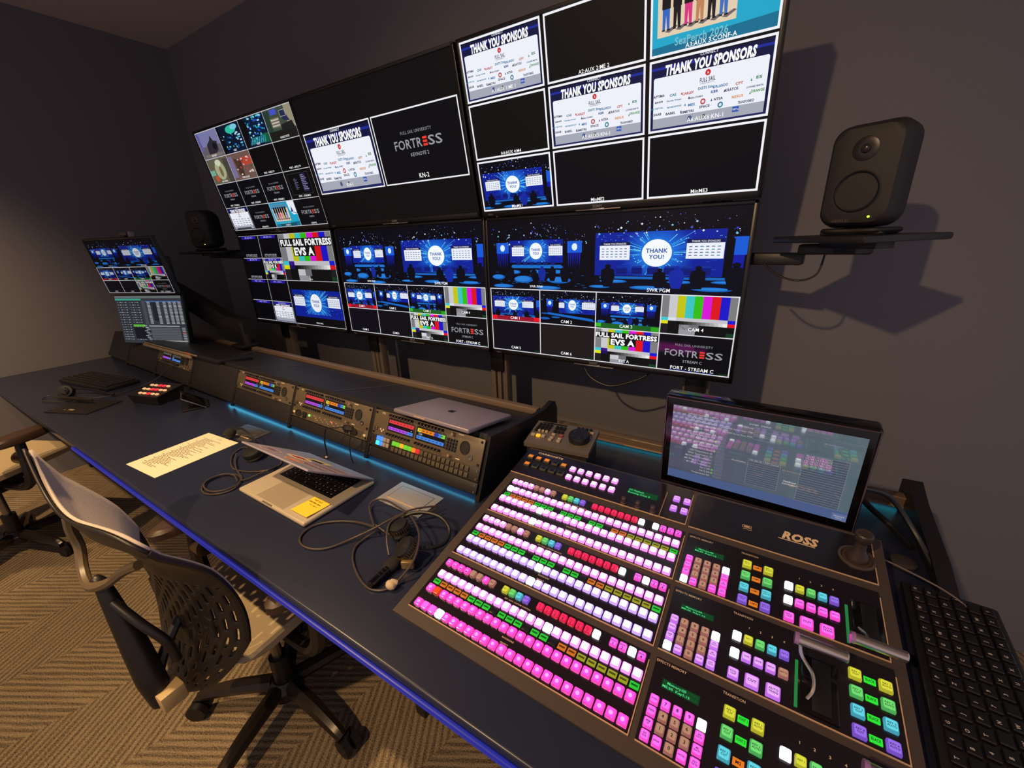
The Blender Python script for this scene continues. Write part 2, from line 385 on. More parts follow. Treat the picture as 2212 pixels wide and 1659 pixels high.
def camera_view(c, kind):
    if kind == 0:
        c.rect(0, 0, 1, 1, (120, 120, 165)); c.rect(0, .55, 1, .45, (96, 92, 100), .5); c.poly([(.3, .95), (.35, .5), (.55, .35), (.62, .2), (.7, .4), (.85, .45), (.8, .75), (.55, .95)], (45, 40, 50), 1)
        c.rect(0, 0, .12, .7, (92, 90, 160), 1); c.ell(.68, .6, .1, .14, (20, 20, 26), 2); c.rect(.1, .85, .8, .1, (120, 112, 105), 2)
    elif kind == 1:
        c.rect(0, 0, 1, 1, (8, 22, 45)); c.ell(.6, .22, .22, .14, (45, 190, 160), 1); c.ell(.75, .16, .15, .09, (120, 200, 225), 2)
        r = random.Random(5)
        for k in range(40): c.ell(.08 + r.random() * .84, .35 + r.random() * .52, .05 * r.random() + .015, .03, [(40, 120, 190), (90, 190, 215), (18, 60, 120), (180, 220, 240)][k % 4], 2 + (k % 4) * .2, 8)
        c.rect(0, .5, .2, .5, (6, 10, 16), 4); c.rect(.0, 0, .1, 1, (5, 8, 14), 4)
    elif kind == 2:
        c.rect(0, 0, 1, 1, (6, 26, 50)); r = random.Random(9)
        for k in range(60): c.ell(.25 + r.random() * .65, .05 + r.random() * .8, .04 * r.random() + .015, .03, [(30, 150, 185), (60, 190, 200), (24, 70, 190), (150, 215, 240)][k % 4], 2 + (k % 4) * .2, 8)
        for k in range(8): c.poly([(.2 + k * .08, .92), (.32 + k * .07, .70), (.36 + k * .07, .70), (.25 + k * .08, .92)], (50, 150, 165), 3)
        c.rect(.75, .65, .25, .3, (18, 90, 60), 3); c.poly([(0, 0), (.22, 0), (.3, .35), (.12, 1), (0, 1)], (8, 10, 14), 4)
    elif kind == 3:
        c.rect(0, 0, 1, 1, (62, 76, 62)); c.rect(.75, 0, .25, 1, (150, 145, 120), 1); c.rect(0, .7, 1, .3, (26, 26, 24), 1.5); c.rect(0, 0, .2, 1, (40, 60, 50), 1)
        c.rect(.25, .05, .22, .16, (70, 80, 200), 3); c.poly([(.18, .3), (.2, .6), (.5, .62), (.5, .3)], (110, 100, 85), 3)
        for k in range(3): c.rect(.21, .34 + k * .09, .27, .05, (190, 185, 170), 3.5)
        c.poly([(.55, .1), (.72, .15), (.84, .5), (.64, .45)], (36, 44, 80), 3); c.frame(.56, .13, .2, .2, .0015, (200, 200, 205), 4); c.poly([(.5, .55), (.9, .5), (.95, .75), (.5, .75)], (30, 30, 34), 3)
    elif kind == 4:
        c.rect(0, 0, 1, 1, (96, 90, 72)); c.ell(.5, .5, .24, .36, (165, 168, 130), 1); c.ell(.5, .2, .14, .12, (200, 205, 180), 2); c.rect(0, .45, .22, .2, (110, 170, 150), 2)
        c.ell(.22, .78, .09, .12, (190, 80, 50), 2); c.rect(.75, .1, .25, .9, (70, 66, 62), 2); c.ell(.52, .55, .07, .2, (120, 100, 70), 2)
    else:
        c.rect(0, 0, 1, 1, (110, 84, 74)); c.rect(0, .1, .2, .8, (120, 110, 150), 1); c.rect(.55, .2, .45, .3, (180, 70, 50), 1); c.poly([(.25, .2), (.55, .3), (.5, .9), (.3, .8)], (70, 48, 40), 2)
        r = random.Random(4)
        for k in range(26): c.ell(.25 + r.random() * .7, .2 + r.random() * .65, .04, .03, [(200, 170, 160), (190, 60, 45), (90, 60, 50), (220, 210, 215)][k % 4], 3, 8)

# ---------------------------------------------------------------- the room
def wall_mat(name, c): return mat(name, c, .9, spec=.15, noise=.10, nscale=900, bump=.25)
WALL = wall_mat('dark_grey_wall_paint', (113, 111, 118))
CEIL = wall_mat('ceiling_paint', (205, 190, 185))
def carpet():
    m = bpy.data.materials.new('striped_carpet'); m.use_nodes = True; nt = m.node_tree; b = nt.nodes['Principled BSDF']; N = nt.nodes.new; Lk = nt.links.new
    b.inputs['Roughness'].default_value = .95; b.inputs['Specular IOR Level'].default_value = .1
    tc = N('ShaderNodeTexCoord')
    def rot(deg, sc=(1, 1, 1)):
        q = N('ShaderNodeMapping'); q.inputs['Rotation'].default_value = (0, 0, R_(deg)); q.inputs['Scale'].default_value = sc
        Lk(tc.outputs['Object'], q.inputs['Vector']); return q
    def sep(q):
        s_ = N('ShaderNodeSeparateXYZ'); Lk(q.outputs[0], s_.inputs[0]); return s_
    def math_(op, a, v):
        q = N('ShaderNodeMath'); q.operation = op
        Lk(a, q.inputs[0])
        if isinstance(v, (int, float)): q.inputs[1].default_value = v
        else: Lk(v, q.inputs[1])
        return q.outputs[0]
    def stripes(deg):
        q = rot(deg); s_ = sep(q)
        n = N('ShaderNodeTexNoise'); n.inputs['Scale'].default_value = 1; n.inputs['Detail'].default_value = 2
        q2 = N('ShaderNodeMapping'); q2.inputs['Scale'].default_value = (8, 120, 1); Lk(q.outputs[0], q2.inputs[0]); Lk(q2.outputs[0], n.inputs['Vector'])
        y = math_('MULTIPLY', s_.outputs['Y'], 300.)
        y = math_('ADD', y, math_('MULTIPLY', n.outputs['Fac'], 5.))
        return math_('SINE', y, 0)
    a = stripes(-30); c = stripes(-120)
    s75 = sep(rot(-75))
    cell = math_('GREATER_THAN', math_('FRACT', math_('ADD', math_('MULTIPLY', s75.outputs['Y'], 1.55), 10.28), 0), .5)
    mx = N('ShaderNodeMix'); mx.data_type = 'FLOAT'; Lk(cell, mx.inputs[0]); Lk(a, mx.inputs[2]); Lk(c, mx.inputs[3])
    fine = N('ShaderNodeTexNoise'); fine.inputs['Scale'].default_value = 260; fine.inputs['Detail'].default_value = 3; Lk(tc.outputs['Object'], fine.inputs['Vector'])
    v = math_('ADD', math_('MULTIPLY', mx.outputs[0], .13), math_('MULTIPLY', fine.outputs['Fac'], 1.0))
    cr = N('ShaderNodeValToRGB'); Lk(v, cr.inputs[0])
    cr.color_ramp.elements[0].position = .2; cr.color_ramp.elements[0].color = rgb(52, 42, 36)
    cr.color_ramp.elements[1].position = .78; cr.color_ramp.elements[1].color = rgb(165, 146, 118)
    Lk(cr.outputs[0], b.inputs['Base Color'])
    bp = N('ShaderNodeBump'); bp.inputs['Strength'].default_value = .5; bp.inputs['Distance'].default_value = .003; Lk(v, bp.inputs['Height']); Lk(bp.outputs[0], b.inputs['Normal'])
    return m
CARPET = carpet()
m = MB(); m.box((-1.4, -.35, -.03), (5.6, 4.5, .06), CARPET); tag(m.build('floor'), kind='structure')
m = MB(); m.box((-1.4, -.1, 2.93), (5.6, 4.0, .1), CEIL); tag(m.build('ceiling'), kind='structure')
m = MB(); m.box((-1.4, 1.9, 1.44), (5.6, .1, 2.88), WALL); tag(m.build('wall_back'), kind='structure')
m = MB(); m.box((-4.18, -.35, 1.44), (.1, 4.4, 2.88), WALL); tag(m.build('wall_left'), kind='structure')

# ---------------------------------------------------------------- wall of six monitors
MW, MH = .941, .5296
FRM = mat('monitor_bezel', (13, 12, 14), .35)
def cells(c, sub_, L=0): c.sub(*[sub_[0] * MW, sub_[1] * MH, sub_[2] * MW, sub_[3] * MH], L=L)
def pic_multiview(c, purple):
    c.rect(0, 0, 1, 1, (4, 4, 10), -1)
    cells(c, (0, .02, .47, .48)); stage(c, 'wide', 11); lbl(c, 'SWR PVW', .035, .955)
    cells(c, (.47, 0, .53, .5)); stage(c, 'tight', 12); lbl(c, 'SWR PGM', .045, .955)
    q = [(0, .5, 'tight', 'CAM 1', 3), (.25, .5, 'side', 'CAM 2', 4), (.5, .5, 'wide', 'CAM 3', 5)]
    for x, y, md, t, sd in q:
        cells(c, (x, y, .25, .25)); stage(c, md, sd)
        if t == 'CAM 1': c.rect(0, .86, 1, .14, (150, 20, 45), 11); c.rect(0, .86, .12, .12, (235, 20, 35), 12); c.rect(.88, .86, .12, .12, (235, 20, 35), 12)
        if t == 'CAM 3': c.rect(0, .86, 1, .14, (28, 96, 34), 11); c.rect(0, .86, .1, .1, (50, 190, 40), 12); c.rect(.88, .88, .12, .12, (40, 160, 30), 12)
        c.text(.5, .91, .085, t, W_, 14, bold=.01)
    cells(c, (.75, .5, .25, .25)); title_bars(c, None); lbl(c, 'CAM 4', .085, .86)
    for x, t, col in ((0, 'CAM 5', (9, 9, 22)), (.25, 'CAM 6', (12, 10, 20) if not purple else (30, 24, 26))):
        cells(c, (x, .75, .25, .25)); c.rect(0, 0, 1, 1, col); lbl(c, t, .085, .88); c.rect(.88, .9, .1, .07, (12, 40, 22), 2)
    cells(c, (.5, .75, .25, .25)); title_bars(c, ('FULL SAIL FORTRESS', 'EVS A')); lbl(c, 'EVS A', .08, .9)
    cells(c, (.75, .75, .25, .25)); fortress(c, 'STREAM C', .5, 1.4, purple); lbl(c, 'FORT - STREAM C', .09, .9)
    for k in range(7): c.rect(.2 + k * .09, .95, .03, .025, (30, 60, 200), 4)
    c.rect(.86, .93, .12, .06, (12, 45, 24), 4)
    c.sub(0, 0, MW, MH)
    t = .0035
    for a in ((0, .5, 1, t / MH), (0, .75, 1, t / MH * .9), (0, .994, 1, t / MH), (.25, .5, t / MW, .5), (.5, .5, t / MW, .5), (.75, .5, t / MW, .5), (0, .5, t / MW, .5), (.996, .5, t / MW, .5)): c.rect(*a, (225, 225, 232), 16)
def pic_servers(c):
    c.rect(0, 0, 1, 1, (5, 5, 10), -1)
    names = [('REC', 'EVS REC'), ('REC', 'EVS REC'), ('EXT', 'CLIP'), ('EVS K', ''), ('FORT - FONT 1', ''), ('FORT - FONT 2', ''), ('FORT - FONT 3', ''), ('KEYNOTE 1', '')]
    for k, (t, b_) in enumerate(names):
        cells(c, ((k % 2) * .232 + .008, (k // 2) * .25, .232, .25)); c.rect(0, 0, 1, 1, (6, 6, 12), -.5)
        if k == 3: title_bars(c, ('FULL SAIL FORTRESS', 'EVS K'))
        if k == 7: sponsors(c, None, 0)
        c.rect(.12, .03, .74, .12, (38, 22, 165), 6); c.text(.5, .09, .06, t, (200, 205, 240), 7, w=.4)
        if k < 3: c.text(.45, .86, .06, 'OFFLINE 00:00', (210, 210, 215), 6, w=.6); c.text(.45, .93, .045, 'NO CLIP LOADED', (180, 180, 190), 6, w=.6)
    cells(c, (.475, 0, .525, .5)); title_bars(c, ('FULL SAIL FORTRESS', 'EVS A')); lbl(c, 'EVS A', .03, .96)
    cells(c, (.475, .5, .525, .5)); c.rect(0, 0, 1, 1, (7, 7, 12), -.5)
    rnd = random.Random(2)
    wall_gfx(c, .04, .2, .98, .8, .5, .48, .11, .2, 120, rnd); c.rect(.04, .74, .94, .07, (14, 34, 150), 4.2); thankyou(c, .5, .48, .105, .2)
    board(c, .06, .3, .22, .26); board(c, .73, .3, .22, .26); lbl(c, 'VIDEO WALL', .03, .93)
    c.sub(0, 0, MW, MH)
    t = .003
    for a in ((.24, 0, t / MW, 1), (.472, 0, t / MW, 1), (.994, 0, t / MW, 1), (0, .25, .475, t / MH), (0, .497, 1, t / MH), (0, .75, .475, t / MH), (0, .992, 1, t / MH), (0, 0, 1, t / MH * .6)): c.rect(*a, (205, 205, 212), 16)
def pic_sources(c):
    c.rect(0, 0, 1, 1, (6, 6, 9), -1)
    lab = ['ICE PORT', 'FORT', 'FORT', 'AUDIO SUITE', 'LIVE VENUE', 'CORP HOUSE', 'FORT - CABLE TV', 'FORT - APPLE TV', 'FORT - STREAM A', 'FORT - STREAM B', 'FORT - STREAM C', 'FORT - STREAM D', '', 'KEYNOTE 2', 'CONF A', 'CONF B']
    for k, t in enumerate(lab):
        cells(c, ((k % 4) * .25, (k // 4) * .25, .25, .25)); c.rect(0, 0, 1, 1, (7, 7, 10), -.5)
        if k < 6: camera_view(c, k)
        elif k in (8, 9, 10, 13, 15): fortress(c, ['STREAM A', 'STREAM B', 'STREAM D', '', '', 'KEYNOTE 2', '', 'CONF B'][k - 8], .5, 1.15)
        elif k == 11:
            c.frame(.1, .12, .74, .74, .001, (80, 80, 90), 2); c.rect(.54, .16, .18, .62, (40, 36, 74), 2)
            for j in range(9): c.rect(.56, .2 + j * .06, .1 + .04 * (j % 3), .022, (150, 150, 175), 3); c.rect(.28, .3 + j * .045, .08 + .05 * (j % 2), .012, (120, 130, 170), 3)
        elif k == 12: sponsors(c, None, 0); c.rect(.15, .88, .7, .09, (60, 62, 70), 5)
        elif k == 14: student_slide(c, small=True); c.rect(.2, .86, .65, .1, (20, 80, 95), 4)
        if t: lbl(c, t, .065, .92)
    c.sub(0, 0, MW, MH)
    t = .003
    for i in range(5): c.rect(min(i * .25, .996), 0, t / MW, 1, (205, 205, 212), 16); c.rect(0, min(i * .25, .994), 1, t / MH, (205, 205, 212), 16)
def pic_keynote(c):
    c.rect(0, 0, 1, 1, (12, 11, 13), -1)
    cells(c, (.008, .255, .484, .49)); sponsors(c); c.text(.5, .89, .055, 'KN-1', W_, 7, bold=.012); c.frame(0, 0, 1, 1, .005, (240, 240, 245), 8)
    cells(c, (.503, .255, .489, .49)); fortress(c, 'KEYNOTE 2', .46, 1.); c.text(.5, .91, .065, 'KN-2', W_, 7, bold=.012); c.frame(0, 0, 1, 1, .005, (240, 240, 245), 8)
def pic_aux(c):
    c.rect(0, 0, 1, 1, (5, 5, 9), -1)
    P = [('A1:AUX 1:ME 1', 1), ('A2:AUX 2:ME 2', 0), ('A3:AUX 3:CONF-A', 2), ('A4:AUX 4:M4', 0), ('A5:AUX5:KN-1', 1), ('A6:AUX6:KN-1', 1), ('MinME1', 3), ('MinME2', 0), ('MinME3', 0)]
    g = .012; cw = (1 - 2 * g) / 3
    for k, (t, kind) in enumerate(P):
        cells(c, ((k % 3) * (cw + g), (k // 3) * (cw + g), cw, cw)); c.rect(0, 0, 1, 1, (7, 7, 14) if k > 5 else (11, 11, 13), -.5)
        if kind == 1: sponsors(c)
        if kind == 2: student_slide(c)
        if kind == 3: stage(c, 'tight', 21)
        c.text(.5, .885 if kind == 1 else .93, .058, t, W_, 12, bold=.008); c.frame(0, 0, 1, 1, .0055, (242, 242, 248), 14)
def monitor(label, x, y, z, tilt, pic, dim, brand=True, inv='PCR-1'):
    t = thing('wall_monitor', label, 'monitor', (x + MW / 2, y, z), (tilt, 0, 0), 'monitor wall')
    m = MB(); bz, bb = .0115, .02
    m.box((0, .033, MH / 2 - .0045), (MW + 2 * bz, .06, MH + bz + bb), FRM, .004)
    for sx in (-1, 1): m.box((sx * (MW / 2 + bz / 2), .001, MH / 2 - .0045), (bz, .008, MH + bz + bb), FRM, .002)
    m.box((0, .001, MH + bz / 2), (MW + 2 * bz, .008, bz), FRM, .002); m.box((0, .001, -bb / 2), (MW + 2 * bz, .008, bb), FRM, .002)
    m.build('housing', t)
    c = CV(); c.sub(0, 0, MW, MH); pic(c)
    c.build('display', t, MH, SCR, mapf=lambda a, b, h: (a - MW / 2, .0015 - h, MH - b), dim=dim)
    m = MB(); m.box((0, -.002, -bb + .0005), (.16, .009, .003), ALU, .001); m.box((0, -.0035, -bb + .001), (.05, .009, .005), mat('pale_chrome', (200, 200, 205), .2, .9), .001); m.build('sensor_strip', t)
    c = CV(.0002); c.sub(0, 0, 1, 1)
    c.text(0, .009, .0085, 'SONY', (120, 118, 120), 1, bold=.03); c.text(-MW / 2 + .03, .012, .006, inv, (130, 130, 132), 1)
    c.build('brand_mark', t, 0, PRT, mapf=lambda a, b, h: (a, -.0032 - h, -b))
    return t
T_UP = R_(10.5)
monitor('wall monitor at the right end of the lower row, large THANK YOU stage views', -1.03, 1.472, 1.003, 0, lambda c: pic_multiview(c, True), 1.)
monitor('middle monitor of the lower wall row, same stage views with colour bars', -1.997, 1.472, 1.003, 0, lambda c: pic_multiview(c, False), 1., inv='PCR-5')
monitor('lower left wall monitor, large titled colour bars over a blue THANK YOU wall', -2.983, 1.472, 1.003, 0, pic_servers, .9)
monitor('upper right wall monitor, nine white-framed windows with sponsor slides', -1.026, 1.452, 1.566, T_UP, pic_aux, 1.)
monitor('upper middle wall monitor showing only KN-1 sponsors and KN-2 windows', -2.002, 1.452, 1.566, T_UP, pic_keynote, 1.)
monitor('upper left wall monitor with a four by four grid of small pictures', -2.958, 1.452, 1.566, T_UP, pic_sources, .95)

POST = mat('post_aluminium', (120, 108, 100), .5, .35)
for i, (x, lab) in enumerate(((-.2, 'aluminium post just left of the touch monitor'), (-1.08, 'aluminium post below the gap beside the lower right monitor'), (-1.95, 'aluminium post below the lower middle monitor'), (-2.86, 'aluminium post below the lower left monitor, nearest the corner'))):
    m = MB()
    for dx in (-.033, 0, .033): m.box((dx, 0, 0), (.024 if dx else .02, .045, 2.05), POST, .002)
    m.box((0, .004, 0), (.086, .036, 2.05), mat('post_groove', (30, 27, 26), .6))
    for z in (-.4, .1, .6): m.box((0, -.03, z + .3), (.07, .02, .12), BLK, .003)
    o = m.build('mounting_post', None, (x, 1.6, 1.025)); tag(o, lab, 'post', 'posts carrying the monitor wall')

# thin cable looping below the lower right monitor
m = MB(); m.tube([(-.62, 1.50, .99), (-.58, 1.49, .93), (-.5, 1.485, .905), (-.42, 1.49, .93), (-.36, 1.50, .965), (-.35, 1.52, .99)], .004, BLK)
tag(m.build('hanging_cable'), 'thin black cable sagging below the lower right wall monitor', 'cable')

# ---------------------------------------------------------------- the console desk
DESK = mat('dark_blue_laminate', (35, 40, 62), .3, spec=.4, noise=.10, nscale=9, bump=.04)
RAIL = mat('back_rail_metal', (118, 100, 88), .5, .25)
desk = thing('console_desk', 'long dark blue console desk with a glowing blue front edge', 'desk', (-1.85, .87, 0))
dx0, dx1, dy0, dy1 = -4.12, .415, .322, 1.36
O = Vector((-1.85, .87, 0))
m = MB(); m.box(Vector(((dx0 + dx1) / 2, (dy0 + dy1) / 2, .722)) - O, (dx1 - dx0, dy1 - dy0, .034), DESK, .006, seg=3); m.build('desktop', desk)
m = MB(); m.box(Vector(((-2.35 + dx1) / 2, dy0 - .004, .717)) - O, (dx1 + 2.35, .008, .014), mat('blue_edge_light', (10, 12, 40), .4, emit=(36, 48, 178), es=.6), .003); tag(m.build('edge_light', desk), 'blue light strip along the front edge')
m = MB()
m.box(Vector(((dx0 + dx1) / 2, 1.345, .763)) - O, (dx1 - dx0 - .03, .03, .030), RAIL, .002)
m.box(Vector(((dx0 + dx1) / 2, 1.328, .777)) - O, (dx1 - dx0 - .03, .004, .003), mat('rail_edge', (190, 165, 140), .3, .6)); m.box(Vector(((dx0 + dx1) / 2, 1.328, .750)) - O, (dx1 - dx0 - .03, .004, .004), mat('rail_edge', (190, 165, 140), .3, .6))
m.build('back_rail', desk)
for x in (-.60, -1.10, -1.62, -2.15):
    m = MB(); m.box(Vector((x - .1, 1.326, .752)) - O, (.11, .008, .02), mat('outlet_beige', (170, 150, 125), .5), .002); m.build('outlet_cover', desk)
m = MB(); m.prism([Vector(p) - O for p in ((.375, 1.40, .70), (.375, 1.40, .80), (.375, 1.36, .82), (.375, 1.28, .80), (.375, 1.08, .775), (.375, .98, .75), (.375, .96, .70))], (.03, 0, 0), BLK); m.build('end_fin', desk)
for x in (-4.05, -2.35, -.78, .36):
    m = MB(); m.box(Vector((x, .95, .35)) - O, (.04, .72, .70), mat('desk_leg_dark', (34, 32, 36), .6), .004); m.build('leg_panel', desk)
m = MB(); m.box(Vector((-1.86, 1.25, .42)) - O, (4.4, .02, .56), mat('desk_leg_dark', (34, 32, 36), .6)); m.build('modesty_panel', desk)

m = MB(); m.box(Vector((-.12, 1.345, .7445)) - O, (.98, .004, .004), mat('teal_strip_light_b', (10, 30, 30), .4, emit=(30, 120, 140), es=6.)); tag(m.build('strip_light', desk), 'teal light strip at the foot of the back rail')
# ---------------------------------------------------------------- rack hutch (local: x to the left negative, y back, z up; face leans back 24 degrees)
HU = mat('hutch_black', (26, 25, 30), .5, noise=.15, nscale=300)
HROT = (0, 0, R_(-1.72)); HL = Vector((-.655, .805, .7395))
hutch = thing('rack_hutch', 'long low black equipment hutch with sloping rack bays on the desk', 'rack hutch', HL, HROT)
prof = [(.022, .0), (.022, .020), (.008, .020), (.09, .178), (.385, .124), (.385, 0)]
m = MB(); m.prism([(-3.44, y, z) for y, z in prof], (3.43, 0, 0), HU); m.build('body', hutch)
m = MB()
m.prism([(-.006, y, z) for y, z in ((0, .002), (.077, .181), (.30, .152), (.40, .147), (.455, .158), (.475, .150), (.49, .12), (.49, .002))], (.016, 0, 0), BLK); m.build('end_panel', hutch)
t24 = R_(24)
FM = Matrix(((1, 0, 0, 0), (0, math.sin(t24), -math.cos(t24), .0), (0, math.cos(t24), math.sin(t24), .010), (0, 0, 0, 1)))  # face frame: x, v, n
P_ = .501
for k in range(1, 7):
    m = MB(); m.box((-k * P_ + .010, .088, .003), (.015, .184, .012), BLK, .001); m.bm.transform(FM); m.build('divider', hutch)
def blank(k, v0, v1):
    m = MB(); m.box((-k * P_ - .2413, (v0 + v1) / 2, .0035), (.4826, v1 - v0 - .002, .005), mat('blank_panel_brown_black', (25, 21, 22), .55), .001)
    for sx in (-.475, -.0075):
        for v in {v0 + .008, v1 - .008}: m.cyl((-k * P_ + sx, v, .006), (-k * P_ + sx, v, .0085), .0032, None, SATIN, 10)
    m.bm.transform(FM); m.build('blank_panel', hutch)
for q in ((0, .010, .046), (1, .010, .052), (2, .010, .088), (3, .010, .176), (4, .010, .088), (5, .010, .176)): blank(*q)
m = MB(); m.box((-1.9, .24, .1510), (.003, .26, .003), mat('seam', (60, 62, 70), .4))
for x in (-.78, -1.45): m.prism([(x, .10, .1768), (x + .01, .10, .1768), (x + .07, .375, .1265), (x + .06, .375, .1265)], (0, 0, .0006), mat('seam', (60, 62, 70), .4))
m.build('top_seam', hutch)
m = MB(); m.box((-1.72, .402, .130), (3.40, .030, .026), RAIL, .002); m.box((-1.72, .388, .1425), (3.40, .004, .003), mat('rail_edge', (190, 165, 140), .3, .6)); m.box((-1.72, .402, .06), (3.40, .026, .12), BLK); m.build('back_ledge', hutch)
m = MB(); m.box((-.80, .0150, .0172), (1.58, .004, .003), mat('teal_strip_light', (10, 30, 30), .4, emit=(60, 165, 205), es=16.)); tag(m.build('strip_light', hutch), 'teal light strip under the hutch front')

PANEL = mat('brushed_panel', (104, 92, 74), .4, .3, noise=.12, nscale=250)
HM = Matrix.Translation(HL) @ Euler(HROT).to_matrix().to_4x4()
def face_thing(name, label, cat, x, v, group=None):
    o = thing(name, label, cat, group=group); o.matrix_world = HM @ FM @ Matrix.Translation((x, v, .004)); return o
ICOLS = dict(red=(225, 62, 62), vio=(175, 75, 215), blu=(70, 130, 215), yel=(225, 215, 60), ora=(235, 130, 30), dbl=(40, 60, 190), grn=(120, 215, 60))
def intercom(label, k, dimm=False):
    t = face_thing('intercom_panel', label, 'intercom panel', -k * P_ - .2413, .132, 'intercom panels in the hutch')
    D = .2413
    m = MB(); m.box((0, 0, .0025), (.482, .0865, .005), PANEL, .001)
    for sx in (-1, 1):
        for sy in (-1, 1): m.cyl((sx * .232, sy * .034, .004), (sx * .232, sy * .034, .008), .004, None, BLK, 12)
    m.box((-.223 + .0, -.02, .007), (.014, .014, .004), SATIN, .001)
    for x, w_ in ((-.104, .128), (.031, .128)): m.box((x, .005, .0052), (w_, .045, .002), BLK, .001)
    m.build('faceplate', t)
    for x, bands in ((-.104, 0), (.032, 1)):
        c = CV(.0001); c.sub(x - .059, 0, .118, .034)
        c.rect(0, 0, 1, 1, (12, 10, 14))
        g = (70, 74, 70)
        if bands == 0:
            c.rect(0, 0, 1, .34, g if dimm else ICOLS['red'], 1); c.rect(0, .68, .76, .32, ICOLS['vio'], 1); c.rect(.76, .68, .24, .32, ICOLS['blu'], 1)
            for j in range(7): c.rect(.05 + j * .135, .12, .07, .08, (140, 30, 36) if not dimm else (110, 112, 108), 2); c.rect(.05 + j * .135, .8, .07, .08, (110, 40, 150), 2)
            c.text(.93, .52, .16, 'o', W_, 2)
        else:
            for a, b_, q in ((0, .13, 'yel'), (.13, .62, 'ora'), (.62, .76, 'dbl'), (.76, .88, 'blu'), (.88, 1, 'grn')): c.rect(a, 0, b_ - a, .34, g if dimm else ICOLS[q], 1)
            c.rect(0, .68, 1, .32, ICOLS['blu'], 1)
            for j in range(7): c.rect(.05 + j * .135, .12, .07, .08, (60, 50, 40), 2); c.rect(.05 + j * .135, .8, .07, .08, (40, 70, 130), 2)
            c.text(.06, .5, .2, 'CSA', (210, 220, 215), 2, al='l', w=.14)
        c.build('display', t, 0, SCR, mapf=lambda a, b, h: (a, .0215 - b, .0066 + h))
    kn = None
    for v in (.036, -.028):
        for x0 in (-.159, -.0235):
            for j in range(8):
                if kn is None:
                    m = MB(); m.lathe([(0, 0), (.0042, 0), (.0042, .008), (.003, .0125), (.0, .013)], (0, 0, 0), mat('knob_dark', (36, 32, 30), .3), seg=12); m.box((0, 0, .013), (.0035, .0035, .002), SATIN, .0005); kn = m.build('talk_key', t); q = kn
                else: q = kn.copy(); COL.objects.link(q); q.parent = t
                q.location = (x0 + j * .0145, v, .005)
    key = None
    for r in range(4):
        for cc in range(4):
            if key is None: m = MB(); m.box((0, 0, .003), (.0085, .0075, .006), mat('key_rubber', (26, 25, 34), .6), .0015); key = m.build('keypad_key', t); q = key
            else: q = key.copy(); COL.objects.link(q); q.parent = t
            q.location = (.105 + cc * .0112 - .0004 * r, .0155 - r * .0098, .005)
    m = MB(); m.lathe([(0, 0), (.019, 0), (.019, .0016), (.0165, .0016), (.015, -.0005), (0, -.0005)], (0, 0, 0), mat('speaker_cloth', (28, 25, 26), .8)); o = m.build('speaker_grille', t); o.location = (.174, .004, .006); o.scale = (1, 1.1, 1)
    m = MB(); m.lathe([(0, 0), (.0085, 0), (.0085, .003), (.0055, .003), (.005, .001), (0, .001)], (0, 0, 0), SATIN, seg=20); o = m.build('jack', t); o.location = (.2005, -.020, .005)
    for v in (.036, -.028):
        m = MB(); m.lathe([(0, 0), (.006, 0), (.005, .014), (0, .015)], (0, 0, 0), mat('knob_beige', (160, 140, 112), .35, .5), seg=14); o = m.build('volume_knob', t); o.location = (.125, v - (.002 if v > 0 else .004), .005)
    c = CV(); c.sub(0, 0, 1, 1); c.text(-.197, -.036, .006, 'RTS', (215, 200, 180), 1, bold=.02)
    for j in range(3): c.ell(-.2 + j * .007, .02 + (j % 2) * .006, .003, .0035, (230, 215, 190), 1, 8)
    c.rect(.14, -.04, .022, .003, (210, 195, 170), 1); c.rect(.145, .034, .016, .003, (210, 195, 170), 1)
    c.build('brand_mark', t, 0, PRT, mapf=lambda a, b, h: (a, -b, .0053 + h))
    return t
intercom('intercom panel in the hutch bay under the closed silver laptop', 0)
intercom('intercom panel above the headset box panel, second bay from the switcher', 1)
intercom('intercom panel above a plain black blank, middle of the hutch', 2)
intercom('farthest intercom panel, below the white-edged keyboard, grey upper bars', 4, True)

t = face_thing('headset_box', 'narrow one-unit panel with oval jacks and green light below an intercom panel', 'audio panel', -P_ - .2413, .0715)
m = MB(); m.box((0, 0, .0025), (.482, .034, .005), PANEL, .001)
for sx in (-1, 1): m.cyl((sx * .233, -.008, .004), (sx * .233, -.008, .008), .004, None, BLK, 12)
m.build('faceplate', t)
for x in (-.195, .165):
    m = MB(); m.lathe([(0, 0), (.014, 0), (.014, .003), (.011, .003), (.010, .0005), (0, .0005)], (0, 0, 0), mat('socket_brown', (34, 28, 24), .4)); o = m.build('headset_socket', t); o.location = (x, 0, .005); o.scale = (1.5, 1, 1)
for x in (-.15, .125):
    m = MB(); m.box((0, 0, .003), (.024, .024, .006), BLK, .002); m.cyl((.002, -.004, .005), (.002, -.004, .011), .004, None, SATIN, 10); o = m.build('xlr_socket', t); o.location = (x, 0, .005)
m = MB(); m.ball((0, 0, 0), .0045, mat('green_led', (20, 60, 20), .4, emit=(150, 240, 110), es=2.)); o = m.build('indicator', t); o.location = (-.118, .004, .006); tag(o, 'green light')
m = MB(); m.ball((0, 0, 0), .003, mat('red_led', (60, 20, 20), .4, emit=(250, 90, 80), es=1.5)); o = m.build('indicator', t); o.location = (.03, .006, .006); tag(o, 'red light')
c = CV(); c.sub(0, 0, 1, 1)
for j in range(16): c.rect(-.09 + j * .012, -.008 + (j * 7 % 3) * .006, .006, .0015, (215, 200, 175), 1)
for x in (-.228, .222): c.rect(x - .006, -.004, .014, .008, (220, 200, 160), 1)
c.rect(-.08, -.01, .012, .018, (110, 96, 80), .5)
c.build('markings', t, 0, PRT, mapf=lambda a, b, h: (a, -b, .0053 + h))

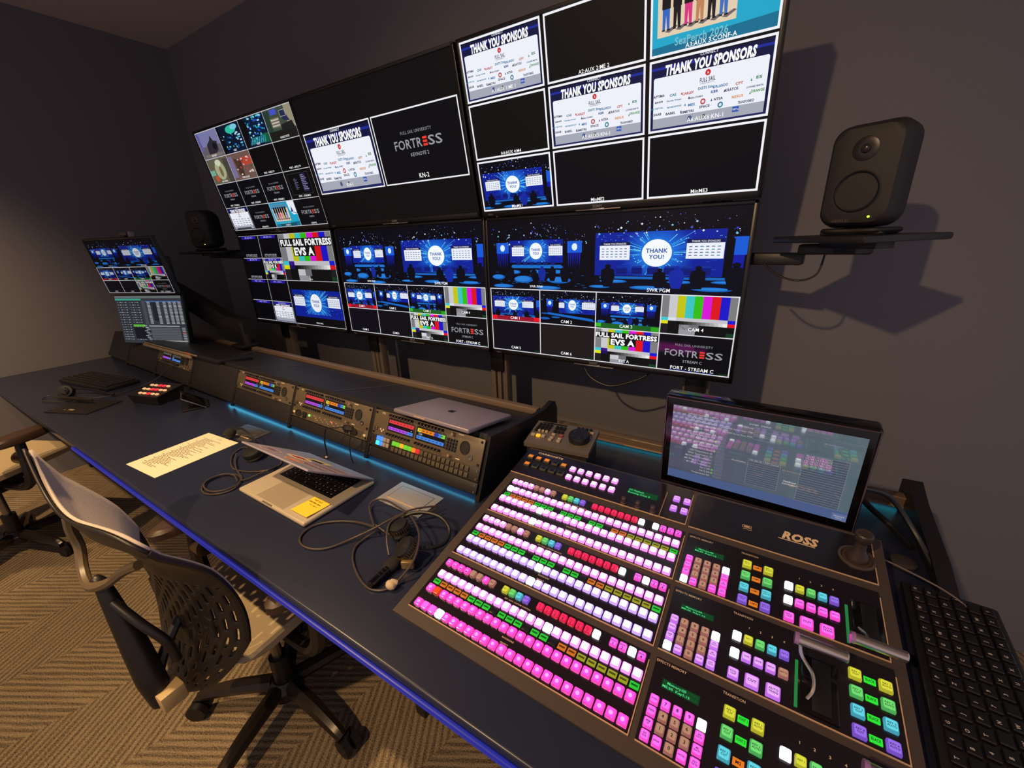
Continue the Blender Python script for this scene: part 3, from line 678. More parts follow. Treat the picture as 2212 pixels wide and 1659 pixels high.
t = face_thing('router_panel', 'button strip with seven coloured square buttons below the nearest intercom panel', 'control panel', -.2413, .0685)
m = MB(); m.box((0, 0, .002), (.482, .040, .004), mat('strip_brown', (40, 34, 31), .5), .001)
for sx in (-1, 1):
    for sy in (-1, 1): m.cyl((sx * .234, sy * .012, .003), (sx * .234, sy * .012, .007), .0035, None, SATIN, 10)
m.build('faceplate', t)
def lit(name, c, es=1.): return mat('lit_' + name, tuple(int(v * .3) for v in c), .35, emit=c, es=es)
pro = {}
def square_btn(name, key, m_, s=(.0145, .0145, .006)):
    if key not in pro:
        m = MB(); m.box((0, 0, s[2] / 2), s, m_, .0016); o = m.build(name, t); pro[key] = o
    else: o = pro[key].copy(); COL.objects.link(o); o.parent = t
    return o
gl = {'g': lit('green', (110, 205, 45)), 'y': lit('amber', (245, 175, 40)), 'o': lit('orange', (245, 130, 35)), 'r': lit('red', (225, 45, 45)), 'x': mat('unlit_key', (84, 76, 60), .3)}
for r in range(2):
    for k in range(18):
        q = 'ggyggor'[k] if (r == 0 and k < 7) else 'x'
        o = square_btn('router_button', 'r' + q, gl[q]); o.location = (-.1215 + k * .0187, .0105 - r * .0192, .004)
for r in range(2):
    for k in range(4):
        q = {(0, 0): 'b', (0, 1): 'b', (1, 0): 'c', (1, 1): 'b'}.get((r, k), 'w')
        mm = {'b': lit('blue', (75, 140, 245), 1.2), 'c': lit('cyan', (60, 225, 235), 1.6), 'w': mat('pale_key', (150, 138, 128), .4)}[q]
        o = square_btn('shift_button', 's' + q, mm); o.location = (-.2 + k * .0168, .0125 - r * .0168, .004)

# ---------------------------------------------------------------- production switcher (local: u right, v away, n up from the sloping face)
th = math.atan(.16); ya = R_(-.65)
ex = Vector((math.cos(ya), math.sin(ya), 0)); ey = Vector((-math.sin(ya), math.cos(ya), 0)) * math.cos(th) + Vector((0, 0, math.sin(th))); en = ex.cross(ey)
SWM = Matrix((ex, ey, en)).transposed().to_4x4(); SWM.translation = (-.583, .414, .744)
sw = thing('vision_switcher', 'large black production switcher covered in lit pink, white and coloured buttons', 'vision switcher'); sw.matrix_world = SWM
SWB = mat('switcher_frame', (70, 60, 56), .5, .1, noise=.08, nscale=500)
PNL = mat('switcher_panel', (26, 20, 28), .22, spec=.6)
TAN = mat('panel_edge_line', (200, 165, 130), .45)
shx = lambda v: -.0155 * (v - .24)
def swprism(u0, u1, v0, v1, n0, n1, m_, mb):
    pts = [(u0 + shx(v0), v0), (u1 + shx(v0), v0), (u1 + shx(v1), v1), (u0 + shx(v1), v1)]
    mb.prism([(u, v, n0) for u, v in pts], (0, 0, n1 - n0), m_)
m = MB()
V = []
for u, v in ((-.001, -.002), (.848, -.002), (.848, .603), (-.001, .603)):
    top = Vector((u + shx(v), v, 0)); h = .0035 + (v + .002) * math.sin(th)
    V.append((top, top + Vector((0, -math.sin(th), -math.cos(th))) * h))
m.loft([[q[1] for q in V], [q[0] for q in V]], SWB)
m.build('frame', sw)
PN = [(0.000, .482, .480, .598), (.0225, .4875, .3225, .457), (.0225, .4875, .1725, .3075), (.0225, .4875, .0235, .157),
      (.4905, .829, .478, .595), (.4945, .828, .3215, .4585), (.4965, .831, .1725, .3085), (.499, .833, .0235, .157)]
for k, (a, b, c0, c1) in enumerate(PN):
    m = MB(); swprism(a, b, c0, c1, .0, .0015, PNL, m)
    swprism(a, b, c0 - .0016, c0, 0, .0022, TAN, m); swprism(b, b + .0016, c0 - .0016, c1 - .012, 0, .0022, TAN, m)
    m.build('control_panel', sw)
m = MB(); swprism(.4215, .4235, .478, .57, 0, .0025, mat('seam_tan', (150, 122, 95), .4), m); m.build('panel_seam', sw)

KC = {'P': ((255, 228, 255), (232, 130, 216)), 'L': ((248, 242, 255), (176, 140, 228)), 'M': ((248, 78, 222), (232, 62, 165)), 'W': ((255, 255, 255), (250, 250, 255)),
      'B': ((206, 152, 122), (166, 104, 96)), 'R': ((252, 40, 88), (196, 24, 62)), 'Y': ((220, 218, 58), (170, 165, 40)), 'G': ((112, 222, 112), (70, 160, 80)),
      'C': ((96, 214, 228), (64, 150, 170)), 'V': ((150, 108, 232), (112, 74, 186)), 'O': ((248, 78, 30), (200, 50, 30)), 'K': ((240, 104, 228), (222, 66, 182)), 'N': ((220, 156, 240), (176, 100, 212))}
LC_ = {'g': (36, 196, 48), 'o': (204, 108, 28), 'y': (150, 150, 30), 'd': (46, 40, 48), 'n': (225, 120, 30), 'G': (40, 225, 50)}
LEG = mat('key_legend', (40, 20, 50), .5)
def keymats(q):
    c_, r_ = KC[q]; e = 3. if q == 'W' else .75 if q == 'B' else 1.5 if q in 'PL' else 1.2 if q in 'MKNR' else 1.
    core = mat('key_core_' + q, tuple(int(v * .25) for v in c_), .25, emit=c_, es=e, coat=.3)
    rim = mat('key_rim_' + q, tuple(int(v * .25) for v in r_), .25, emit=r_, es=min(e, 1.5) * 1.05, coat=.3)
    return core, rim
def keymesh(w_, h_, q, txt=None, mb=None, at=(0, 0, 0)):
    m = mb or MB(); core, rim = keymats(q); X, Y_, Z_ = at; n0 = len(m.bm.verts)
    def ring(w2, h2, z, r, n=3):
        out = []
        for sx, sy, a0 in ((1, 1, 0), (-1, 1, 90), (-1, -1, 180), (1, -1, 270)):
            for k in range(n):
                a = R_(a0 + 90 * k / (n - 1)); out.append((X + sx * (w2 - r) + r * math.cos(a), Y_ + sy * (h2 - r) + r * math.sin(a), Z_ + z))
        return out
    a, b = w_ / 2, h_ / 2
    R1, R2, R3, R4 = ring(a, b, 0, .0012), ring(a, b, .0042, .0015), ring(a * .92, b * .92, .0064, .002), ring(a * .80, b * .80, .0067, .002)
    m.loft([R1, R2, R3, R4], rim, caps=False)
    m.poly(R4, core)
    if q == 'M': m.poly([(X + a * .42 * math.cos(t_ * .628), Y_ + b * .42 * math.sin(t_ * .628), Z_ + .0069) for t_ in range(10)], mat('key_core_Mdot', (80, 60, 80), .3, emit=(255, 176, 248), es=1.))
    if txt:
        for j, line_ in enumerate(txt.split('|')):
            nl = len(txt.split('|')); hh = h_ * (.34 if len(line_) < 2 else .155 if nl > 1 or len(line_) > 3 else .2)
            vs, fs, x0, x1 = glyphs(line_, .02, 0)
            if not vs: continue
            k = hh / .7; kx = min(k, w_ * .66 / (x1 - x0)); yy = Y_ + (((nl - 1) / 2 - j) * hh * 1.45) - hh / 2
            vv = [m.bm.verts.new((X + (x - (x0 + x1) / 2) * kx, yy + y * k, Z_ + .0070)) for x, y in vs]
            for f in fs:
                try: ff = m.bm.faces.new([vv[i] for i in f]); ff.material_index = m.mi(LEG)
                except ValueError: pass
    return m
_K = {}
def key(name, u, v, w_, h_, q, txt=None):
    k = (name, w_, h_, q, txt)
    if k in _K: o = _K[k].copy(); COL.objects.link(o); o.parent = sw
    else: o = keymesh(w_, h_, q, txt).build(name, sw); _K[k] = o
    o.location = (u, v, .0015); return o
def labelbox(name, u, v, w_, h_, q, txt=None, bar=False):
    k = (name, w_, h_, q, txt)
    if k in _K: o = _K[k].copy(); COL.objects.link(o); o.parent = sw
    else:
        m = MB(); c_ = LC_[q]; m.box((0, 0, .001), (w_, h_, .002), mat('lcd_' + q, tuple(int(x * .3) for x in c_), .25, emit=c_, es=1. if q != 'd' else .25), .0004)
        if bar: m.box((0, .0002, .0021), (w_ * .72, h_ * .3, .0002), mat('lcd_dark_' + q, tuple(int(x * .12) for x in c_), .3, emit=tuple(int(x * .45) for x in c_), es=1.))
        if txt:
            vs, fs, x0, x1 = glyphs(txt, .02, 0); kk = h_ * .42 / .7; kx = min(kk, w_ * .75 / (x1 - x0))
            vv = [m.bm.verts.new(((x - (x0 + x1) / 2) * kx, y * kk - h_ * .21, .0023)) for x, y in vs]
            for f in fs: ff = m.bm.faces.new([vv[i] for i in f]); ff.material_index = m.mi(LEG)
        o = m.build(name, sw); _K[k] = o
    o.location = (u, v, .0015); return o
SW1 = .0158
rows_ = []   # (u, v, colour) of the crosspoint rows, nearest bank first
for b_, (du, vs, cols, whites) in enumerate((((.0439), (.112, .0738, .0363), 'PMM', (14, 1, 3)), (.0402, (.2615, .222, .1848), 'PLL', (-1, 10, 10)), (.0372, (.4125, .3723, .3335), 'PPP', (0, 6, 6)))):
    for r in (2, 1, 0):
        for k in range(24):
            q = cols[r]
            if b_ == 0 and r == 2 and k < 3: q = 'M' if k == 0 else 'K'
            if k == whites[r]: q = 'O' if (b_ == 0 and r == 1) else 'W'
            rows_.append((du + k * .01893, vs[r], q))
for u, v, q in rows_[:100]: key('crosspoint_button', u, v, SW1, .0165, q)
m = MB()
for u, v, q in rows_[100:]: keymesh(SW1, .0165, q, None, m, (u, v, .0015))
tag(m.build('crosspoint_button', sw), kind='stuff')
pat = 'goooogggdgggdggdooyyyyyg'
for du, v in ((.0447, .0932), (.0408, .2417), (.0383, .3908)):
    for k in range(24): labelbox('source_label', du + k * .01893, v, .0155, .0105, pat[k], bar=True)
for bi, (u0, v, fp, w3) in enumerate(((.0401, .1430, 'M', 2), (.0383, .2925, 'P', 1), (.0345, .4425, 'P', 0))):
    tx = ['KEY|1', 'KEY|2', 'KEY|3', 'KEY|4', '', '', 'SHIFT', 'ALL']
    for k in range(8): key('bus_button', u0 + k * .01705, v, .0135, .0145, 'B' if k in (4, 5, 7) else fp, tx[k] or None)
    for k in range(4): key('bus_button', u0 + .1533 + k * .0167, v, .0135, .0145, 'YGCV'[k], 'KEY %d' % (k + 1))
    for k in range(8): key('bus_button', u0 + .2365 + k * .0168, v, .0135, .0145, 'R' if k < 7 else 'W', ('KEY|%d' % (k + 1)) if k < 7 else None)
    for k in range(4): key('bus_button', u0 + .3868 + k * .0168, v, .0135, .0145, 'W' if k == w3 else 'K', None if k == w3 else 'BANK|%d' % (k + 1))
# top panel
for r, (u0, v, pt) in enumerate(((.020, .5575, 'nnndn'), (.0262, .523, 'ndddd'))):
    for k in range(5):
        m = MB(); m.box((0, 0, .003), (.0185, .0155, .006), mat('lcd_key_frame', (78, 78, 66), .35), .001)
        cc = LC_[pt[k]] if pt[k] == 'n' else (62, 68, 48)
        m.box((0, .0005, .0063), (.0138, .0105, .0006), mat('menu_' + pt[k], tuple(int(x * .3) for x in cc), .3, emit=cc if pt[k] == 'n' else None, es=1.1))
        o = m.build('menu_key', sw); o.location = (u0 + k * .0274, v, .0015)
for r, (u0, v) in enumerate(((.160, .554), (.1628, .5192))):
    for k in range(6): key('macro_button', u0 + k * .0248, v, .0158, .0165, 'P', ['AUX', 'ME', 'WIPE', 'BORD', 'MEM', 'USER', 'SHOT', 'CLIP', 'SNAP', 'CC', '1', 'MENU'][r * 6 + k])
for k in range(4): key('macro_button', .444 + (k % 2) * .0245, .5515 - (k // 2) * .0345, .0158, .0165, 'N', ['HOME', 'UP', 'DOWN', 'MENU'][k])
KN = mat('soft_knob', (66, 52, 60), .5)
for u in (.330, .3655, .402):
    m = MB(); m.lathe([(0, 0), (.0085, 0), (.008, .003), (.0062, .004), (.0058, .016), (.004, .0175), (0, .0178)], (0, 0, 0), KN, seg=24); o = m.build('rotary_knob', sw); o.location = (u, .489, .0015)
def lcd(u0, u1, v0, v1, a, b):
    c = CV(.0001); c.sub(u0, -v1, u1 - u0, v1 - v0); c.rect(0, 0, 1, 1, (12, 52, 26), 0)
    for r in range(2):
        for k in range(20): c.rect(.03 + k * .047, .12 + r * .42, .038, .36, (16, 72, 34), 1)
    c.text(.14 if a[0] == 'M' else .03, .30, .26, a, (90, 235, 150), 2, al='l', w=.5, bold=.01); c.text(.03, .72, .26, b, (90, 235, 150), 2, al='l', w=.72, bold=.01)
    c.build('status_display', sw, 0, SCR, mapf=lambda x, y, h: (x, -y, .0018 + h))
lcd(.325, .402, .5265, .5485, 'CC Playback', 'Running CCst 0')
lcd(.511, .5695, .4110, .4255, 'Memory:00', 'ME:30  Key1:15'); lcd(.5155, .573, .2635, .2760, 'Memory:00', 'ME:30  Key1:15'); lcd(.518, .5758, .1115, .1270, 'Memory:00', 'ME:30  Key1:15')
# effects memory keypads
nums = [['', '', '', ''], ['7', '4', '1', 'BANK'], ['8', '5', '2', '0'], ['9', '6', '3', 'ENTER'], ['', 'EFF|RATE', 'ME|RATE', 'KEY|RATE']]
nums[0] = ['STORE', 'PAN', 'MEM|UP', 'EFF|DISS']
for b_, (du, v0) in enumerate(((.514, .0872), (.5107, .2366), (.5070, .3850))):
    P0 = 'MKP'[b_]; P0 = {'M': 'M', 'K': 'L', 'P': 'K'}[P0]
    for c_ in range(5):
        for r in range(4):
            q = 'B' if nums[c_][r] and nums[c_][r][0].isdigit() else ('K' if b_ != 1 else 'N')
            if b_ == 0 and c_ != 4 and q == 'K': q = 'K'
            if c_ == 4 and r == 0: q = 'W'
            if b_ > 0 and c_ == 0 and r == 3: q = 'W'
            if b_ == 0 and r == 0 and c_ in (1, 2, 3): q = 'K'
            key('memory_key', du + c_ * .01755, v0 - r * .0179, .0135, .0142, q, nums[c_][r] if q != 'W' else None)
def keyrow(u0, v0, n, labs, q='n'):
    for r in range(n):
        cq = 'YGCV'[r]; v = v0 - r * .0291
        key('transition_button', u0, v, .0165, .0175, cq, 'KEY %d|CUT' % (r + 1)); key('transition_button', u0 + .0377, v, .0165, .0175, cq, 'KEY %d|AUTO' % (r + 1))
        qq, tt = labs[r]; labelbox('key_label', u0 + .0187, v - .0004, .0148, .0098, qq, tt)
keyrow(.6120, .4202, 4, [('n', 'CAM 4'), ('n', 'CAM 5'), ('n', 'CAM 1'), ('n', 'CAM 6')])
keyrow(.7780, .2720, 4, [('G', 'BLACK')] * 4)
keyrow(.6175, .1236, 4, [('G', 'FONT 1'), ('G', 'FONT 2'), ('n', 'M2'), ('n', 'M3')])
for u0, v0, q in ((.6850, .4017, 'K'), (.6125, .2545, 'N'), (.6908, .1065, 'K')):
    for k in range(5): key('transition_button', u0 + k * .0177, v0, .0140, .0150, 'WYGCV'[k], 'BKGD' if k == 0 else 'KEY %d' % k)
    for k in range(5): key('transition_button', u0 + k * .0177, v0 - .0328, .0140, .0150, 'W' if k == 0 else ('B' if k == 4 and q == 'N' else q), ['', 'WIPE', 'DVE', 'MEDIA', 'MATTE'][k] or None)
    key('transition_button', u0 + .0022, v0 - .0690, .0160, .0175, q, 'ROLL|CLIP'); key('transition_button', u0 + .0290, v0 - .0690, .0200, .0205, q, 'CUT'); key('transition_button', u0 + .0585, v0 - .0692, .0200, .0205, q, 'AUTO|TRANS')
    m = MB(); m.box((u0 + .0886, v0 - .0365, .0025), (.0042, .0770, .002), mat('green_bar', (10, 60, 30), .4, emit=(34, 128, 62), es=.8)); m.build('level_bar', sw)
# legends printed on the panels
c = CV(.0001); c.sub(0, 0, 1, 1); TN = (214, 190, 166)
def lg(u, v, h, t, w_=None, bold=.01, shear=0, al='l', col=TN): c.text(u, -v, h, t, col, 1, w=w_, bold=bold, shear=shear, al=al)
lg(.0305, .587, .0068, 'CARBONITE', .083, .04)
lg(.668, .5385, .0205, 'ROSS', .066, .05, .25, col=(232, 200, 160)); c.rect(.662, -.5255, .066, .0022, (232, 200, 160), 1)
for u, v in ((.4958, .4495), (.4993, .2995), (.5018, .152)): lg(u, v, .0042, 'EFFECTS MEMORY', .048)
for u, v in ((.5986, .449), (.6019, .300), (.6050, .151)): lg(u, v, .0042, 'TRANSITION', .0315)
for u, v in ((.702, .430), (.6295, .2806), (.7075, .1323)):
    for k in range(4): lg(u + k * .0177, v, .0038, str(k + 1), al='c', bold=.03)
for u, v in ((.2390, .056), (.236, .205), (.232, .354)): lg(u, v + .0025, .0032, 'BACKGROUND', .026); lg(u + .002, v - .0075, .0032, 'PRESET', .017)
for u, v in ((.200, .1285), (.196, .278), (.193, .4275)): lg(u, v, .0030, 'KEY / AUX / CUSTOM CONTROL', .062)
for u in (.330, .3655, .402): lg(u, .476, .0022, 'KNOB', al='c')
c.frame(.592, -.5335, .018, .0085, .001, (226, 190, 150), 1); c.rect(.5955, -.531, .011, .0035, (226, 190, 150), 1)
for k in range(3): c.line((.594 + k * .006, -.520 - (k % 2) * .002), (.600 + k * .006, -.522 + (k % 2) * .002), .0009, (226, 190, 150), 1)
c.build('panel_markings', sw, 0, PRT, mapf=lambda x, y, h: (x, -y, .0017 + h))
# fader slots and T-bars
slots = []
for u0, u1, v0, v1 in ((.781, .824, .330, .420), (.7065, .7560, .178, .272), (.786, .829, .03, .125)):
    m = MB(); m.box(((u0 + u1) / 2, (v0 + v1) / 2, .003), (u1 - u0, v1 - v0, .005), GLOSS, .002)
    m.box(((u0 + u1) / 2 + .002, (v0 + v1) / 2, .0065), ((u1 - u0) * .5, v1 - v0 - .01, .003), mat('slot_groove', (4, 4, 5), .5), .001)
    slots.append(m.build('fader_slot', sw))
CLR = mat('acrylic_end', (150, 110, 170), .1, spec=.8, coat=.6)
for (u, v, sg), slot in zip(((.7990, .300, -1), (.7250, .2600, 1), (.802, .1140, 1)), slots):
    zh = .052
    m = MB(); m.cyl((u - .029, v, zh), (u + .033, v, zh), .0085, None, CHROME, 28); m.cyl((u - .035, v, zh), (u - .029, v, zh), .0092, None, CLR, 28)
    m.ball((u + .033, v, zh), .0083, CHROME, (.4, 1, 1)); m.build('t_bar_handle', slot)
    m = MB(); m.tube([(u - .025, v, zh), (u - .025, v - sg * .004, .040), (u - .020, v - sg * .014, .030), (u - .006, v - sg * .030, .022), (u - .003, v - sg * .048, .012), (u - .010, v - sg * .062, .004)], .0028, CHROME); m.build('t_bar_arm', slot)
# joystick
m = MB(); m.lathe([(.0, .0), (.031, 0), (.031, .003), (.027, .005), (.024, .001), (0, .001)], (.797, .530, .001), mat('joy_ring', (64, 52, 46), .45)); jr = m.build('joystick_ring', sw)
m = MB(); m.lathe([(.020, .0), (.017, .012), (.010, .022), (.0085, .045), (.013, .050), (.0150, .058), (.0145, .066), (.012, .0685), (.010, .0675), (0, .0675)], (.797, .532, .001), mat('joy_brown', (52, 42, 37), .45)); m.build('joystick', jr)

# ---------------------------------------------------------------- touch monitor behind the switcher
tm = thing('touch_monitor', 'glossy black touch monitor tilted over the switcher, grey-blue tables on screen', 'touch monitor', (.015, 1.039, .943), (.05, 0, -.040))
FW, FH = .428, .262
m = MB(); m.box((0, .026, 0), (FW, .050, FH), GLOSS, .008, seg=3)
m.box((0, .075, -.01), (.34, .06, FH * .7), BLK, .01); m.build('housing', tm)
m = MB()
ED = mat('purple_lit_edge', (120, 96, 110), .2, .6)
for sz in (-1, 1): m.box((0, .0002, sz * (FH / 2 - .004)), (FW - .01, .002, .0016), ED)
for sx in (-1, 1): m.box((sx * (FW / 2 - .004), .0002, 0), (.0016, .002, FH - .01), ED)
m.build('bezel_trim', tm)
TW, TH = .387, .213
c = CV(.0001); c.sub(0, 0, TW, TH); c.rect(0, 0, 1, 1, (104, 118, 138), 0)
for k in range(10): c.rect(k * .1, 0, .1, 1, (int(98 + k * 1.5), int(104 + k * 3.2), int(128 + k * 1.8)), .3)
c.rect(0, .885, 1, .115, (98, 120, 176), 1); c.rect(.93, .915, .07, .085, (124, 142, 196), 2); c.text(.965, .945, .016, 'Navigation', W_, 3, w=.05); c.text(.965, .97, .016, 'Menu', W_, 3)
rt = ['Software Version: 1.1.40511', 'Serial Number: 05791400-2', 'Engine Type: Carbonite Black', 'Software Mode: ME', 'Video Mode: 1080i 59.94', 'Video Reference: Tri', 'External Reference: OK', 'Reference: Locked', 'Frame Options:', 'DashBoard: Port', 'Transmission: Active', 'CPU Temperature: 45', 'FPGA Temperature: 52', 'ME FPGA 2 Temperature:', 'MC FPGA 2 Temperature:', 'MV FPGA Temperature:', 'Fan 1: OK', 'Fan 2: OK', 'Temperature: OK']
for k, t_ in enumerate(rt):
    y = .08 + k * .043; c.text(.27 - (k > 8) * .005, y, .019, t_, (232, 232, 240), 3, al='r', bold=.005)
    if k in (7, 10, 16, 17): c.ell(.275, y, .007, .0125, (120, 220, 90), 4, 12)
    c.rect(.285, y - .018, .05, .036, (118, 126, 150), .8)
c.text(.5, .075, .018, 'SYSTEM   STATUS', W_, 3)
for k, t_ in enumerate(('Panel Machines', 'RossTalk Server Port: 7788', 'XFL RESS Server Port: 7795')): c.text(.47, .12 + k * .055, .018, t_, (235, 230, 235), 3, al='r'); c.frame(.475, .1 + k * .055, .14, .04, .0006, (160, 172, 190), 2)
def table(x, y, w_, h_, n, lead):
    c.rect(x, y, w_, h_, (92, 104, 124), 1)
    for k in range(n + 1): c.rect(x, y + h_ * k / n, w_, .0028, (168, 182, 200), 2)
    c.rect(x, y, .0014, h_, (168, 182, 200), 2); c.rect(x + w_, y, .0014, h_, (168, 182, 200), 2)
    for k, t_ in enumerate(lead): c.text(x + .008, y + h_ * (k + .5) / n, .017, t_, (240, 236, 225), 3, al='l')
table(.47, .50, .17, .33, 12, ['192.168.120.1 PVM Channel 1']); table(.74, .30, .21, .58, 20, ['192.168.120.147:62062', '192.168.120.178:62058', '192.168.120.178:62062', '192.168.120.188:62647', '192.168.120.188:62648'])
c.text(.42, .56, .017, 'Panel/Sidebox', (235, 235, 240), 3); c.text(.70, .55, .017, 'ID: Switchboard', (216, 180, 150), 3); c.text(.70, .68, .017, 'DashBoard', W_, 3, bold=.02); c.text(.70, .71, .017, 'Connections', W_, 3, bold=.02)
c.text(.86, .14, .015, 'ID: Connections', (190, 190, 200), 3)
c.build('display', tm, 0, SCRG, mapf=lambda a, b, h: (a - TW / 2 + .001, -.0005 - h, TH / 2 - b + .002), dim=.62)
m = MB(); m.tube([(0, .10, -.03), (.02, .15, -.08), (.03, .19, -.15), (.03, .20, -.20)], .02, BLK); m.box((.03, .20, -.196), (.14, .09, .014), BLK, .004); m.build('stand', tm)
m = MB(); m.tube([(.236, 1.10, .90), (.30, 1.16, .86), (.35, 1.14, .80), (.375, 1.09, .765), (.385, 1.05, .752)], .006, BLK); m.tube([(.225, 1.12, .88), (.28, 1.2, .80), (.33, 1.22, .752), (.36, 1.15, .748)], .007, BLK)
tag(m.build('monitor_cables'), 'black cables looping behind the right side of the touch monitor', 'cable')
m = MB(); m.tube([(.262, 1.0, .800), (.31, .995, .79), (.37, .985, .775), (.41, .975, .755), (.44, .96, .72)], .0018, mat('grey_wire', (110, 98, 90), .5))
tag(m.build('thin_wire'), 'thin grey wire running over the desk edge beside the joystick', 'wire')
m = MB(); m.lathe([(0, 0), (.024, 0), (.024, .009), (.019, .012), (0, .012)], (0, 0, 0), mat('puck_brown', (50, 44, 42), .5))
tag(m.build('round_puck', None, (.335, 1.085, .739)), 'small dark round puck lying on the desk right of the joystick', 'puck')

# ---------------------------------------------------------------- replay remote with jog wheel
jg = thing('jog_controller', 'metal replay controller with black jog wheel behind the switcher corner', 'controller', (-.511, 1.084, .741), (0, 0, R_(6)))
JB = mat('jog_metal', (120, 110, 96), .42, .5, noise=.06, nscale=300)
JW, JD = .210, .128
m = MB(); V = [(-JW / 2, -JD / 2), (JW / 2, -JD / 2), (JW / 2, JD / 2), (-JW / 2, JD / 2)]
m.loft([[(x, y, .098 + .02 * (y > 0)) for x, y in V], [(x, y, .112 + .02 * (y > 0)) for x, y in V]], JB); m.loft([[(x * .93, y * .9, .0) for x, y in V], [(x * .93, y * .9, .099 + .02 * (y > 0)) for x, y in V]], mat('jog_base', (40, 34, 32), .6)); m.build('case', jg)
Jz = lambda y: .122 + (y / JD) * .02
sl = math.atan(.02 / JD)
def jk(name, x, y, w_, h_, mm, hh=.007):
    k = ('j', name, w_, h_, mm.name)
    if k in _K: o = _K[k].copy(); COL.objects.link(o); o.parent = jg
    else: m = MB(); m.box((0, 0, hh / 2), (w_, h_, hh), mm, .0015); o = m.build(name, jg); _K[k] = o
    o.location = (x, y, Jz(y)); o.rotation_euler = (sl, 0, 0); return o
JK, JP, JO, JR = mat('jog_key_black', (18, 17, 18), .4), mat('jog_key_pale', (168, 152, 132), .4), mat('jog_key_lit', (120, 80, 20), .3, emit=(255, 178, 40), es=1.2), mat('jog_key_pink', (150, 70, 72), .4)
for r in range(4):
    for k in range(4): jk('function_key', -.088 + k * .0125 + r * -.001, .042 - r * .0125, .0085, .0085, JK if not (r == 3 and k) else JP)
for k, mm in enumerate((JP, JO, JP)): jk('transport_key', -.090 + k * .0175, -.022, .013, .011, mm)
for k in range(3): jk('function_key', -.028 + k * .0125, .035, .009, .016, JK); jk('function_key', -.028 + k * .0125, .014, .009, .012, JK)
for k, (x, y, mm) in enumerate(((-.026, -.004, JP), (-.026, -.022, JP), (.0, -.004, JR), (.0, -.022, JP), (.0, -.034, JP), (-.028, -.034, JP))): jk('transport_key', x, y, .012, .008, mm)
for k in range(4): jk('function_key', .040 + k * .0135, .052, .009, .008, JK)
jk('transport_key', .038, .036, .012, .007, JP); jk('transport_key', .088, .036, .012, .007, JP)
m = MB(); m.box((-.043, .057, Jz(.057)), (.085, .008, .0014), mat('jog_window', (32, 28, 26), .2)); m.build('display_window', jg)
m = MB(); m.lathe([(.0, .0), (.033, 0), (.033, .016), (.031, .020), (.022, .021), (0, .019)], (0, 0, 0), JK, seg=40)
for a in range(0, 360, 72): m.ball((.020 * math.cos(R_(a)), .020 * math.sin(R_(a)), .0205), .0045, BLK, (1, 1, .4), 10)
o = m.build('jog_wheel', jg); o.location = (.058, -.002, Jz(0)); o.rotation_euler = (sl, 0, 0)

# ---------------------------------------------------------------- keyboards
KCAP = mat('black_keycap', (17, 15, 18), .42)
def keyboard(name, label, loc, rz, W, D, rows, tilt=.0, mk=True, km=KCAP, case=BLK, h=.018, thing_=None, x0=0., y0=0., legend=(205, 196, 190), kh=.006, ksz=.82):
    t = thing_ or thing(name, label, 'keyboard', loc, (tilt, 0, rz))
    if not thing_: m = MB(); m.box((0, 0, h / 2), (W, D, h), case, .006); m.build('case', t)
    pitch = W * .955 / rows; n = 6; ph = D * .86 / n; ms = {}
    c = CV(.0002); c.sub(0, 0, 1, 1)
    rnd = random.Random(3)
    for r in range(n):
        x = -W * .955 / 2; k = 0
        while x < W * .955 / 2 - pitch * .4:
            w_ = pitch
            if r == 5 and 3 <= k <= 3: w_ = pitch * 5
            elif k == 0 and r > 1: w_ = pitch * (1 + .25 * (r - 1))
            w_ = min(w_, W * .955 / 2 - x)
            q = round(w_, 3)
            if q in ms: o = ms[q].copy(); COL.objects.link(o); o.parent = t
            else: m = MB(); m.box((0, 0, kh / 2), (w_ - pitch * (1 - ksz), ph * ksz, kh), km, .0014, seg=1); o = m.build('key', t); ms[q] = o
            cy = D * .43 - ph * (r + .5)
            o.location = (x0 + x + w_ / 2, y0 + cy, h)
            if mk:
                z_ = x0 + x + w_ / 2
                if rnd.random() < .95: c.text(z_ - pitch * .12, -(y0 + cy + ph * .1), ph * .24, rnd.choice('QWERTYUIOPASDFGHJKLZXCVBNM0123456789'), legend, 1, bold=.02)
            x += w_; k += 1
    if mk: c.build('key_legends', t, 0, PRT, mapf=lambda a, b, z: (a, -b, h + kh + .0002 + z))
    return t
keyboard('keyboard', 'black keyboard with white legends standing along the right side of the switcher', (.372, .775, .741), R_(90 - 3.5), .455, .142, 16, h=.016)
keyboard('keyboard', 'dark keyboard at the far left end of the desk behind the headset', (-3.33, .665, .740), R_(8), .52, .17, 15, mk=True, h=.022, legend=(120, 105, 90))
kb = thing('hutch_keyboard', 'long thin black keyboard with a pale front edge on top of the hutch', 'keyboard', (-2.83, 1.00, .893), (R_(-8), 0, R_(-1)))
m = MB(); m.box((0, 0, .02), (.98, .17, .026), BLK, .008); m.build('case', kb)
m = MB(); m.box((-.15, -.088, .010), (.68, .010, .016), mat('pale_edge', (150, 132, 110), .5), .002); m.box((-.1, -.090, .026), (.74, .004, .006), mat('pale_edge', (150, 132, 110), .5)); m.box((.16, -.0915, .027), (.07, .003, .009), mat('orange_sticker', (190, 110, 60), .5)); m.build('front_edge', kb)

